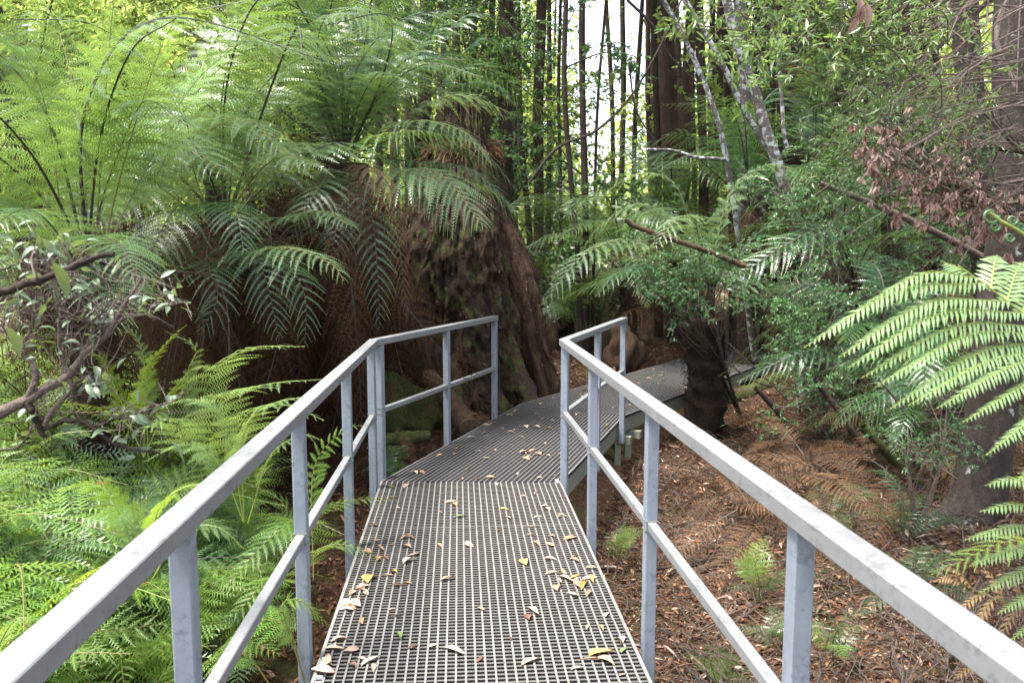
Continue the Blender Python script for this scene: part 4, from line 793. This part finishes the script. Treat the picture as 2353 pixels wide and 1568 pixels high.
tree('upright trunk patched with white lichen behind the widest leaning trunk', [(1712, 330), (1708, 150), (1700, 0)], 12.5, 26, 'lichen', 4, SPF)
tree('massive dark trunk behind the curling ferns', [(1822, 420), (1815, 200), (1806, 0)], 12.5, 62, 'bark', 12)
tree('dark trunk close beside the massive one', [(1878, 420), (1872, 200), (1868, 0)], 13.5, 44, 'bark', 8)
tree('tall dark straight trunk behind the scrubby bush', [(1935, 640), (1925, 300), (1912, 0)], 11.5, 50, 'bark', 12)
tree('dark trunk half hidden by gum leaves', [(2040, 500), (2030, 200), (2025, 0)], 14, 30, 'bark', 14)
tree('big grey trunk blotched with lichen behind the fine twigs', [(2275, 700), (2240, 400), (2225, 150), (2215, 0)], 7.4, 58, 'greytrunk', 5, zr=(1.8, 4))
tree('big mottled grey trunk with mossy foot, nearest on the open side', [(2255, 1120), (2290, 800), (2325, 500), (2335, 200), (2345, 0)], 5.6, 105, 'greytrunk', 0, crown=False, base=(3.72, 5.55, 0))
tree('mossy brown trunk at the far picture edge above the upright fronds', [(48, 200), (46, 90), (45, 0)], 11, 30, 'log', 4, SPF)
tree('thin black trunk beside the mossy brown one', [(14, 200), (5, 90), (-5, 0)], 10, 16, 'bark', 6, SPF)
tree('leaning thin black trunk beside the mossy brown one', [(26, 180), (20, 90), (-15, 0)], 10.5, 11, 'bark', 3, SPF)
tree('dark trunk above the drooping fern, beyond it', [(938, 300), (938, 100), (936, 0)], 15, 18, 'bark', 16)
tree('reddish trunk next to the dark one above the drooping fern', [(975, 300), (978, 100), (980, 0)], 16, 30, 'barkred', 16)
tree('dark slim trunk behind the fern with upright fronds', [(1085, 300), (1088, 100), (1090, 0)], 15, 14, 'bark', 22)
# leaning pale trunks
def lean(label, pts, Y, w0, w1, mat='lichen', base=None, name='leaning_tree', cat='tree', dy=0):
    P = [at(x, y, Y + dy * i) for i, (x, y) in enumerate(pts)]
    if base is not None: P.append(np.array(base))
    n = 36; mb = MB(); C = catmull(P, n); tube(mb, C, np.linspace(w0, w1, n) / F * Y / 2, 10, 0, .07, int(pts[0][0])); return tag(mb.build(name, M[mat], smooth=True), label, cat)
lean('thinnest leaning pale trunk, meeting the bare horizontal branch', [(1440, -120), (1522, 0), (1600, 150), (1668, 362)], 9.9, 10, 15, base=(4.0, 10.3, .2))
lean('slim leaning pale trunk running down to the widest one', [(1520, -100), (1572, 0), (1650, 130), (1715, 262), (1782, 368)], 9.6, 11, 15)
lean('widest leaning trunk, blotched white with lichen', [(1630, -120), (1668, 0), (1690, 90), (1730, 200), (1782, 368), (1832, 520), (1856, 640)], 9.5, 20, 29, base=(4.35, 9.6, -.3))
lean('thin bare leaning stem between the gum leaves and the lichen trunk', [(1738, -20), (1775, 70), (1792, 180), (1800, 300), (1808, 340)], 9.2, 9, 9)
lean('bare pale branch lying across, touching the leaning trunk', [(1485, 344), (1545, 346), (1600, 362), (1668, 366)], 9.8, 7, 9, name='bare_branch', cat='branch')
lean('thin branch arching across the bright gap', [(1565, 0), (1520, 100), (1450, 220), (1370, 300), (1280, 340), (1215, 420)], 11.5, 4, 7, 'twigdark', name='bare_branch', cat='branch')
lean('thin branch slanting down across the bright gap to the twin trunks', [(1440, 0), (1500, 60), (1540, 130), (1600, 190)], 12.5, 7, 4, 'twigdark', name='bare_branch', cat='branch')
lean('thin wiry branch hanging before the straight gap trunk', [(1445, 150), (1460, 250), (1500, 320), (1528, 370)], 12, 5, 3, 'twigdark', name='bare_branch', cat='branch')
lean('thick bare fallen branch slanting down toward the mottled trunk', [(1882, 420), (1990, 462), (2110, 515), (2210, 565), (2270, 600)], 6.2, 12, 19, 'twig', name='fallen_branch', cat='branch')
lean('dark stick crossing above the thick fallen branch', [(1990, 330), (1950, 378), (1905, 425), (1868, 452)], 6.1, 3, 6, 'twigdark', name='fallen_branch', cat='branch')
lean('bare broken branch with a pale snapped end above the squat tree fern', [(1436, 505), (1465, 522), (1560, 555), (1640, 582), (1712, 612)], 7.9, 11, 14, 'log', name='fallen_branch', cat='branch')
lean('mossy dark pole leaning on the litter slope, longest of the three', [(1872, 870), (1930, 950), (1985, 1030), (2040, 1115)], 6.6, 13, 17, 'twigdark', name='fallen_branch', cat='branch')
lean('short dark pole leaning under the bush beside the squat tree fern', [(1735, 890), (1790, 950), (1850, 1040)], 7.6, 11, 24, 'bark', name='fallen_branch', cat='branch')
lean('thin pale stick leaning toward the mottled trunk foot', [(2018, 870), (2060, 920), (2080, 952)], 6.0, 6, 7, 'twig', name='fallen_branch', cat='branch')
lean('thin straight dead stalk reaching past the squat tree fern', [(1665, 780), (1760, 870), (1860, 970), (1945, 1060)], 8.2, 4, 3, 'twig', name='dead_stalk', cat='stalk')
lean('bent dead stalk forming a peak beside the squat tree fern', [(1665, 830), (1745, 880), (1850, 895), (1910, 905)], 8.2, 5, 3, 'twig', name='dead_stalk', cat='stalk')
lean('reddish curved root climbing the bank by the mottled trunk', [(2095, 1230), (2120, 1170), (2145, 1100), (2160, 1040)], 5.4, 24, 17, 'barkred', name='root', cat='root')
lean('mossy fallen trunk piece slanting behind the reddish root', [(1980, 980), (2040, 1040), (2110, 1110), (2150, 1140)], 6.3, 20, 28, 'moss', name='fallen_log', cat='log')
g = rg(71)
for k_, (px, Y_, w_) in enumerate(((1182, 17, 10), (1262, 19, 9), (1283, 15, 6), (1405, 20, 8), (1432, 22, 10), (1488, 19, 9), (1500, 22, 12), (1560, 20, 14), (1590, 18, 9), (1633, 17, 11), (1645, 21, 13), (1655, 15, 7), (1742, 17, 12), (1762, 20, 16), (1778, 15, 8), (1852, 19, 14), (1896, 16, 10), (1965, 17, 16), (1990, 20, 12), (2075, 15, 14), (2110, 18, 18), (2150, 14, 10), (868, 16, 12), (900, 18, 16), (1015, 15, 10), (1050, 17, 14), (1125, 18, 12), (640, 16, 12), (700, 19, 16), (560, 18, 14), (330, 15, 14), (190, 17, 18), (110, 14, 8))):
    d1, d2 = g.normal(0, 9, 2); tr_ = next(t_ for p_, t_ in [(300, 'over the upright bright fronds'), (600, 'over the cascading fern'), (950, 'over the dark drooping fern'), (1130, 'over the stump'), (1290, 'past the thick trunk by the stump'), (1450, 'in the bright gap'), (1600, 'among the twin trunks'), (1700, 'between the leaning pale trunks'), (1900, 'around the massive dark trunk'), (9999, 'through the gum foliage')] if px < p_)
    tree(f"slim {['dark', 'brown'][k_ % 2]} background trunk {tr_}", [(px + d1, 430), (px, 220), (px + d2, 0)], Y_, w_ * 1.3, ['bark', 'barkred'][k_ % 2], 3, SPF if k_ % 3 else SPD, crown=(k_ % 3 == 0), group=f"slim {['dark', 'brown'][k_ % 2]} background trunks {tr_}")
# the distant forest: individual leafy trees, then one mass
g = rg(77)
names = ['small bright forest tree', 'bright leafy forest tree', 'dark leafy forest tree']
LMK = [(-100, 'beyond the picture edge over the twiggy bush'), (220, 'above the upright bright fronds'), (480, 'above the cascading tree fern'), (760, 'above the dark drooping fern'), (1000, 'above the stump'), (1250, 'behind the thick trunk by the stump'), (1400, 'in the bright gap'), (1600, 'behind the twin trunks'), (1780, 'behind the leaning lichen trunks'), (2000, 'behind the massive dark trunk'), (2200, 'behind the gum foliage'), (9999, 'behind the mottled grey trunks')]
k = 0
for r_, n_ in ((21, 8), (28, 13), (36, 20)):
    for q in range(n_):
        Y_ = r_ + g.uniform(-2.2, 2.2); px = -250 + (q + g.uniform(0, 1)) / n_ * 2900; gap = 1270 < px < 1480
        if gap and (Y_ < 30 or g.random() < .6): continue
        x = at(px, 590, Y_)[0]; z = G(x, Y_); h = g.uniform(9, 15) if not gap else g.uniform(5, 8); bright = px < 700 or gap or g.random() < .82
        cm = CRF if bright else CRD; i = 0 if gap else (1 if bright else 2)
        lk = next(t_ for p_, t_ in LMK if px < p_); ds = {21: 'first row', 28: 'second row', 36: 'last row'}[r_]; lab = f'{names[i]} {lk}, {ds}'
        th = thing('forest_tree', lab, 'tree', (x, Y_, z), lab)
        mb = MB(); tube(mb, catmull([(x, Y_, z - .3), (x + g.normal(0, .2), Y_, z + h * .5), (x + g.normal(0, .4), Y_, z + h)], 12), np.linspace(g.uniform(.08, .2), .04, 12), 7, 0, .05, q); mb.build('trunk', M['bark' if g.random() < .6 else 'barkred'], th, smooth=True)
        for zz in ((.30, .72) if h > 8 else (.5,)):
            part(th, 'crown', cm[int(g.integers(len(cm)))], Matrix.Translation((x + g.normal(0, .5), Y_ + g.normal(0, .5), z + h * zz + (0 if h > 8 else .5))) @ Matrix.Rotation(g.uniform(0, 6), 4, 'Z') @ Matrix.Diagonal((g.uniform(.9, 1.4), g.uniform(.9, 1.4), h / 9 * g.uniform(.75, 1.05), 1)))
# far-off mass
n = 90000; a = g.uniform(-1.0, 1.0, n); R = g.uniform(46, 64, n); x = np.sin(a) * R; y = np.cos(a) * R; hh = 10 + 5 * np.sin(a * 23) + 3 * np.sin(a * 61 + 1) + 2 * np.sin(a * 131)
z = 1 + g.random(n) ** .8 * hh; P = np.stack([x, y, z], 1); cl = np.stack([np.sin(x * 1.3 + z), np.sin(y * 1.1 + x), np.sin(z * 1.5 + y)], 1) * .8; l = g.uniform(.25, .55, n)
mb = MB(); diamonds(mb, P + cl, g.normal(0, 1, (n, 3)), nrm(g.normal(0, .7, (n, 3)) + Z), l, l * .6); tag(mb.build('distant_forest', M['far']), 'mass of pale far-off forest closing the view behind every trunk', 'forest', kind='stuff')

# ------------------------------------------------------------------ bushes
SHR = [spray_mesh(400 + i, 110, .055, .36, 'shrub', .6, 6, .1, True) for i in range(5)]
GUM = [spray_mesh(410 + i, 46, .085, .27, 'gum', .6, 5, .35, True) for i in range(5)]
GUD = [spray_mesh(420 + i, 90, .055, .26, 'gumdull', .6, 6, .25, True) for i in range(5)]
BUS = [spray_mesh(440 + i, 90, .07, .5, 'far', .8, 6, .1, True) for i in range(3)]
def bush(label, root, blobs, protos, size, twigmat='twig', name='shrub', cat='shrub', seed=0, dir_=None, loops=1):
    """blobs: (px, py, Y, rx px, ry px, n) clouds of leafy sprays, each held by a thin branch from the root"""
    g_ = rg(seed); root = np.array(root, float); th = thing(name, label, cat, root); mb = MB()
    for (px, py, Y_, rx, ry, n) in blobs:
        cc = at(px, py, Y_); mid = (root + cc) / 2 + g_.normal(0, .15, 3); hub = catmull([root, mid, cc], 14); tube(mb, hub, np.linspace(.022, .008, 14), 6)
        for _ in range(n):
            a, r = g_.uniform(0, 6.28), math.sqrt(g_.random()); q = at(px + math.cos(a) * r * rx, py + math.sin(a) * r * ry, Y_ + g_.normal(0, .22))
            s0 = hub[int(g_.integers(5, 14))]; m_ = (s0 + q) / 2 + g_.normal(0, .06, 3); tube(mb, catmull([s0, m_, q], 8), np.linspace(.006, .002, 8), 4, cap=False)
            az = g_.uniform(0, 6.28) if dir_ is None else dir_ + g_.normal(0, .6)
            part(th, 'leafy_twig', protos[int(g_.integers(len(protos)))], Matrix.Translation(q.tolist()) @ Matrix.Rotation(az, 4, 'Z') @ Matrix.Rotation(g_.uniform(-.9, .6), 4, 'Y') @ Matrix.Rotation(g_.normal(0, .8), 4, 'X') @ Matrix.Scale(size * g_.uniform(.7, 1.3), 4))
    mb.build('branches', M[twigmat], th); return th
r0 = atz(1800, 960, -.4)
bush('scrubby blue-green bush tangled over the squat tree fern', (3.5, 9.4, G(3.5, 9.4)), [(1520, 640, 8.3, 80, 70, 26), (1620, 620, 8.2, 90, 90, 28), (1560, 700, 8.2, 60, 40, 10)], SHR, .62, seed=1)
bush('scrubby blue-green bush spilling down over the litter slope', (3.9, 7.8, G(3.9, 7.8)), [(1830, 640, 7.8, 100, 110, 34), (1850, 790, 7.5, 85, 90, 32), (1890, 900, 7.2, 85, 100, 26)], SHR, .62, seed=2)
bush('fine-leaved bush above the tree ferns in front of the leaning trunks', (4.6, 9.0, G(4.6, 9)), [(1790, 450, 8.8, 120, 80, 28), (1900, 520, 8.4, 110, 80, 22)], SHR, .6, seed=3)
bush('leafy scrub filling the dark behind the mottled trunk and the dead leaves', (5.6, 7.6, G(5.6, 7.6)), [(2010, 760, 7.6, 110, 130, 20), (2130, 800, 7.2, 100, 110, 16), (2120, 640, 8.0, 130, 90, 16), (2300, 720, 7.6, 80, 140, 10)], SHR, .7, seed=14)
bush('low dark scrub on the bank between the long mossy pole and the mottled trunk', (4.6, 7.0, G(4.6, 7.0)), [(2080, 960, 6.8, 90, 60, 16), (1990, 900, 7.0, 70, 60, 12)], SHR, .5, seed=15)
bush('small leafy sapling at the mottled trunk foot', (3.3, 5.3, G(3.3, 5.3)), [(2110, 1020, 5.3, 60, 80, 14), (2180, 900, 5.4, 60, 60, 8)], SHR, .45, seed=4)
bush('gum branches with bright yellow-green leaves hanging in from above', (3.6, 4.0, 4.2), [(1800, 60, 4.2, 100, 90, 19), (1900, 110, 4.1, 110, 100, 20), (2000, 60, 4.0, 110, 80, 14), (2080, 180, 4.0, 110, 110, 13)], GUM, .62, 'twig', 'gum_branches', 'gum foliage', 5, math.pi + .3)
bush('dense dull-green fine gum foliage in front of the mottled trunks', (4.4, 5.2, 2.2), [(2050, 260, 5.0, 120, 110, 24), (2170, 330, 4.9, 130, 110, 24), (2250, 250, 4.8, 70, 130, 12), (2100, 420, 5.0, 120, 80, 20), (2250, 430, 4.9, 60, 60, 7)], GUD, .62, 'twig', 'gum_branches', 'gum foliage', 6, math.pi)
bush('leafy gum twigs at the top picture corner over the thick trunks', (3.4, 4.2, 3.6), [(2170, 60, 4.0, 100, 80, 14), (2330, 200, 4.0, 50, 100, 3)], GUM, .55, 'twigpink', 'gum_branches', 'gum foliage', 7, math.pi)
bush('bright leafy bush behind the upright bright fronds', (-4.6, 8.6, G(-4.6, 8.6)), [(330, 130, 8.4, 160, 130, 40), (460, 260, 8.2, 130, 110, 30), (420, 60, 8.6, 130, 90, 24), (120, 60, 9, 140, 80, 20)], BUS, .9, seed=8)
bush('dark leafy scrub behind the stump top', (-.2, 13, G(-.2, 13)), [(1080, 110, 13, 130, 110, 40), (1000, 30, 13, 130, 50, 24), (1130, 260, 13, 60, 90, 14), (820, 60, 13, 110, 70, 20)], SPD, .9, seed=9)
# bare pale twigs sweeping through the gum foliage
g = rg(54)
for nm_, y0_, Yt in (('upper', 0, 3.7), ('lower', 190, 4.3)):
    th = thing('bare_twigs', f'{nm_} sheaf of bare pale twigs sweeping through the gum foliage from the thick trunks', 'twigs', (3.2, Yt, 2.6))
    for k in range(17):
        x0, ya = g.uniform(2300, 2420), y0_ + g.uniform(-60, 260); x1, y1 = x0 - g.uniform(180, 420), ya + g.uniform(30, 260); P = catmull([at(x0, ya, Yt), at((x0 + x1) / 2 + g.normal(0, 20), (ya + y1) / 2 - g.uniform(10, 50), Yt + g.normal(0, .08)), at(x1, y1, Yt + g.normal(0, .15))], 12)
        mb = MB(); tube(mb, P, np.linspace(.0052, .0012, 12) * g.uniform(.6, 1.3), 5)
        for _ in range(5):
            q = P[int(g.integers(4, 12))]; e = q + g.normal(0, .10, 3) + [-.08, 0, -.06]; tube(mb, catmull([q, (q + e) / 2 + g.normal(0, .015, 3), e], 6), np.linspace(.0018, .0008, 6), 4, cap=False)
        mb.build('twig', M['twigpink'], th)
# dead brown leaf clusters
def cluster(seed, n=12):
    g_ = rg(seed); mb = MB(); P = g_.normal(0, .012, (n, 3)); D = nrm(g_.normal(0, .42, (n, 3)) - Z); N = nrm(g_.normal(0, 1, (n, 3))); l = g_.uniform(.04, .085, n); leafset(mb, P, D, N, l, l * .36, 0, None, .25, .3); return mb.mesh('dead_leaf_cluster', M['deadleaf'])
CLU = [cluster(500 + i) for i in range(4)]
g = rg(55)
th = thing('dead_gum_branch', 'branch hung with clusters of withered pinkish-brown leaves', 'dead branch', (3.6, 4.6, 1.8)); mb = MB(); hub = catmull([(3.6, 4.6, 1.7), at(2290, 470, 4.5), at(2180, 420, 4.5), at(2050, 330, 4.5)], 20); tube(mb, hub, np.linspace(.012, .004, 20), 5)
for _ in range(230):
    t_ = g.random(); x = 1985 + 340 * t_ + g.normal(0, 26); y = 355 + 150 * t_ + g.normal(0, 48); q = at(x, y, 4.5 + g.normal(0, .12))
    part(th, 'dead_leaf_cluster', CLU[int(g.integers(4))], Matrix.Translation(q.tolist()) @ Matrix.Rotation(g.uniform(0, 6.28), 4, 'Z') @ Matrix.Scale(g.uniform(.45, .8), 4)); s0 = hub[int(g.integers(20))]
    if g.random() < .4: tube(mb, [s0, (s0 + q) / 2 + [0, 0, .03], q], .0025, 3, cap=False)
mb.build('twigs', M['twig'], th)
c = at(1980, 30, 3.2); th = thing('dead_leaf_bunch', 'large rust-brown dead leaves hanging at the top among the bright gum leaves', 'dead leaves', c)
for (x, y, dx, dy, l) in ((1975, -10, .0, -1, .10), (1990, 5, .15, -1, .11), (1972, 35, -.5, -1, .085), (1984, 10, -.2, -1, .09)):
    mb = MB(); leafset(mb, at(x, y, 3.2)[None], np.array([[dx, 0, dy]]), np.array([[.3, -1, .1]]), l, l * .42, 0, None, .15, .2); mb.build('leaf', M['deadleaf'], th)

# foreground twiggy bush at the viewer's side of the thicket
Yb = 2.25; th = thing('twiggy_bush', 'half-bare twiggy bush with grey-green leaves at the picture edge over the ferns', 'bush', (-1.9, 2.3, G(-1.9, 2.3)))
BR = [([(-80, 700), (0, 672), (121, 630), (225, 592), (262, 582)], 17, 10, 'twigdark', -.5), ([(-60, 975), (0, 944), (59, 922), (149, 866), (194, 812), (249, 768), (263, 738), (300, 680), (325, 634)], 30, 6, 'twigpink', 0), ([(59, 924), (80, 950), (97, 1002)], 20, 12, 'twigdark', 0),
      ([(55, 925), (83, 878), (69, 826), (21, 763), (-10, 755)], 16, 9, 'twigpink', 0), ([(100, 984), (166, 964), (208, 978), (249, 1010), (300, 1030), (367, 1042)], 13, 6, 'twigdark', 0), ([(100, 974), (140, 920), (163, 886), (138, 809), (135, 705)], 12, 6, 'twigpink', 0),
      ([(163, 888), (200, 862), (244, 846)], 7, 4, 'twig', 0), ([(212, 979), (270, 962), (330, 946)], 7, 3, 'twigdark', 0), ([(83, 684), (76, 739), (52, 791)], 7, 5, 'twigpink', 0), ([(190, 812), (215, 760), (236, 712)], 7, 4, 'twigpink', 0), ([(-20, 1040), (60, 1010), (78, 890)], 6, 4, 'twig', .1),
      ([(0, 690), (60, 640), (150, 660), (230, 700), (300, 700)], 6, 3, 'twig', .2), ([(250, 768), (300, 720), (380, 700), (430, 690)], 6, 3, 'twig', .1), ([(0, 620), (70, 600), (160, 640)], 6, 3, 'twig', .2), ([(330, 946), (380, 925), (420, 900)], 4, 3, 'twig', 0), ([(20, 580), (90, 620), (200, 640)], 5, 3, 'twig', .3), ([(249, 768), (220, 745), (195, 735)], 5, 3, 'twigpink', 0)]
g = rg(66); samp = []
for pts, w0, w1, mt, dy in BR:
    P = catmull([at(x, y, Yb + dy) for x, y in pts], 18); P = P + g.normal(0, .0022, P.shape); mb = MB(); tube(mb, P, np.linspace(w0, w1, 18) / F * Yb / 2, 7, 0, .1, int(w0)); mb.build('branch', M[mt], th, smooth=True); samp.append(P[5:])
mb = MB(); bm = []
for v in range(4):
    mb = MB(); s = np.linspace(0, 1, 7); wv = np.sin(np.pi * s ** .9) * .17 + .004; zc = (.03 + .03 * v) * np.sin(s * 3.1) - .12 * s ** 2; c = np.stack([s, 0 * s, zc], 1)
    V = np.stack([c + np.stack([0 * s, wv, wv * .35], 1), c, c + np.stack([0 * s, -wv, wv * .35], 1)], 1).reshape(-1, 3); mb.add(V, [[i * 3 + k, i * 3 + k + 1, i * 3 + k + 4, i * 3 + k + 3] for i in range(6) for k in (0, 1)]); bm.append(mb.mesh('leaf', M['bushleaf'], True))
mb = MB()
for k in range(270):
    if k < 120: P = samp[int(g.integers(len(samp)))]; p = P[int(g.integers(len(P)))] + g.normal(0, .02, 3)
    else:
        bx = [(130, 640, 120, 45), (380, 690, 50, 25), (60, 700, 60, 50), (300, 960, 80, 40), (90, 560, 90, 30), (220, 880, 50, 30)][int(g.integers(6))]; p = at(bx[0] + g.normal(0, bx[2] * .6), bx[1] + g.normal(0, bx[3] * .6), Yb + g.normal(0, .12))
        q = min((P[int(g.integers(len(P)))] for P in samp for _ in range(2)), key=lambda r: np.linalg.norm(r - p)); tube(mb, catmull([q, (p + q) / 2 + g.normal(0, .01, 3), p], 5), .0012, 3, cap=False)
    part(th, 'leaf', bm[k % 4], Matrix.Translation(p.tolist()) @ Matrix.Rotation(g.uniform(0, 6.28), 4, 'Z') @ Matrix.Rotation(g.normal(.1, .5), 4, 'Y') @ Matrix.Rotation(g.normal(0, .7), 4, 'X') @ Matrix.Scale(g.uniform(.024, .055), 4))
for _ in range(110):
    P = samp[int(g.integers(len(samp)))]; q = P[int(g.integers(len(P)))]; e = q + g.normal(0, .07, 3) + [.02, 0, .03]; tube(mb, catmull([q, (q + e) / 2 + g.normal(0, .012, 3), e], 7), np.linspace(.0022, .0009, 7), 4, cap=False)
    e2 = e + g.normal(0, .03, 3); tube(mb, [(q + e) / 2, e2], .0008, 3, cap=False)
mb.build('twigs', M['twigpink'], th)
for (x, y, a, s) in ((120, 600, 4.6, .15), (15, 750, 4.8, .13), (390, 1010, .3, .1)):
    part(th, 'leaf', bm[0], Matrix.Translation(at(x, y, 1.7).tolist()) @ Matrix.Rotation(a * .3, 4, 'Z') @ Matrix.Rotation(1.0, 4, 'Y') @ Matrix.Scale(s * .6, 4))

# bark strips and fallen sticks on the litter slope
g = rg(87)
for k in range(46):
    x, y = g.uniform(1.0, 4.6), g.uniform(1.9, 7.5)
    if path_dist(x, y) < .95: continue
    a, l = g.uniform(0, 3.14), g.uniform(.25, 1.1); q = np.array([[x + math.cos(a) * l * u_, y + math.sin(a) * l * u_, 0] for u_ in (-.5, -.15, .2, .5)]) + g.normal(0, .03, (4, 3))
    if min(path_dist(v[0], v[1]) for v in q) < .85: continue
    for v in q: v[2] = G(v[0], v[1]) + g.uniform(.01, .05)
    rr = g.uniform(.005, .014); mb = MB(); tube(mb, catmull(q, 14), np.linspace(rr, rr * .5, 14), 6, 0, .15, k); zn_ = ('below the near handrail' if y < 3.4 else 'below the middle of the open-side handrail' if y < 5.2 else 'beside the angled stretch') + (', close in' if x < 2 else ', further out')
    tag(mb.build('fallen_stick', M[['twig', 'log', 'twigdark', 'barkred'][k % 4]], smooth=True), f"{['pale', 'brown', 'dark', 'reddish'][k % 4]} {'long' if l > .65 else 'short'} fallen stick {zn_}", 'stick', f'fallen sticks {zn_}')
n = 700; x, y = g.uniform(.8, 5, n), g.uniform(1.6, 8.5, n); kk = path_dist(x, y) > .75; x, y = x[kk], y[kk]; n = len(x); a = g.uniform(0, 6.28, n); ln = g.uniform(.08, .22, n); mb = MB()
leafset(mb, np.stack([x, y, gz(x, y) + g.uniform(.01, .04, n)], 1), np.stack([np.cos(a), np.sin(a), g.normal(0, .12, n)], 1), nrm(g.normal(0, .3, (n, 3)) + Z), ln, ln * g.uniform(.08, .2, n), 0, np.array([(.16, .09, .06), (.30, .2, .15), (.09, .05, .035), (.40, .31, .25)])[g.integers(4, size=n)], .1, .35)
tag(mb.build('bark_strips', M['litter'], kind='stuff'), 'curled strips of shed bark strewn over the leaf litter', 'bark litter')
# sticks and fine twigs on the litter slope
g = rg(88); mb = MB()
for _ in range(4200):
    x, y = g.uniform(.95, 5.5), g.uniform(1.6, 8.5)
    if path_dist(x, y) < .72: continue
    l = g.uniform(.08, .5); a = g.uniform(0, 6.28); z = G(x, y); p = np.array([x, y, z + g.uniform(.0, .05)]); q = np.array([x + math.cos(a) * l, y + math.sin(a) * l, 0]); q[2] = G(q[0], q[1]) + g.uniform(.0, .12)
    if path_dist(q[0], q[1]) < .7: continue
    tube(mb, catmull([p, (p + q) / 2 + g.normal(0, .03, 3), q], 5), g.uniform(.0015, .005), 4, cap=False)
tag(mb.build('twig_litter', M['twig']), 'scatter of fine dry twigs over the leaf litter on the open side', 'twigs', kind='stuff')
for k in range(30):                                              # bare dead twig bushes near the close handrail
    x, y = g.uniform(1.3, 3.3), g.uniform(1.8, 4.2); z = G(x, y); mb = MB()
    for _ in range(9):
        q = np.array([x, y, z]) + [g.normal(0, .16), g.normal(0, .16), g.uniform(.12, .38)]; tube(mb, catmull([(x, y, z), (np.array([x, y, z]) + q) / 2 + g.normal(0, .04, 3), q], 8), np.linspace(.005, .002, 8), 4, cap=False)
        for _ in range(3):
            r = q + g.normal(0, .06, 3); tube(mb, [q, (q + r) / 2 + g.normal(0, .01, 3), r], .0014, 3, cap=False)
    tag(mb.build('dead_twig_bush', M['twig']), 'small leafless dead shrub sprouting from the litter below the near handrail', 'dead shrub', 'leafless dead shrubs below the open-side handrail')
print('objects', len(bpy.data.objects), 'tris', sum(len(m.polygons) for m in bpy.data.meshes) * 2)
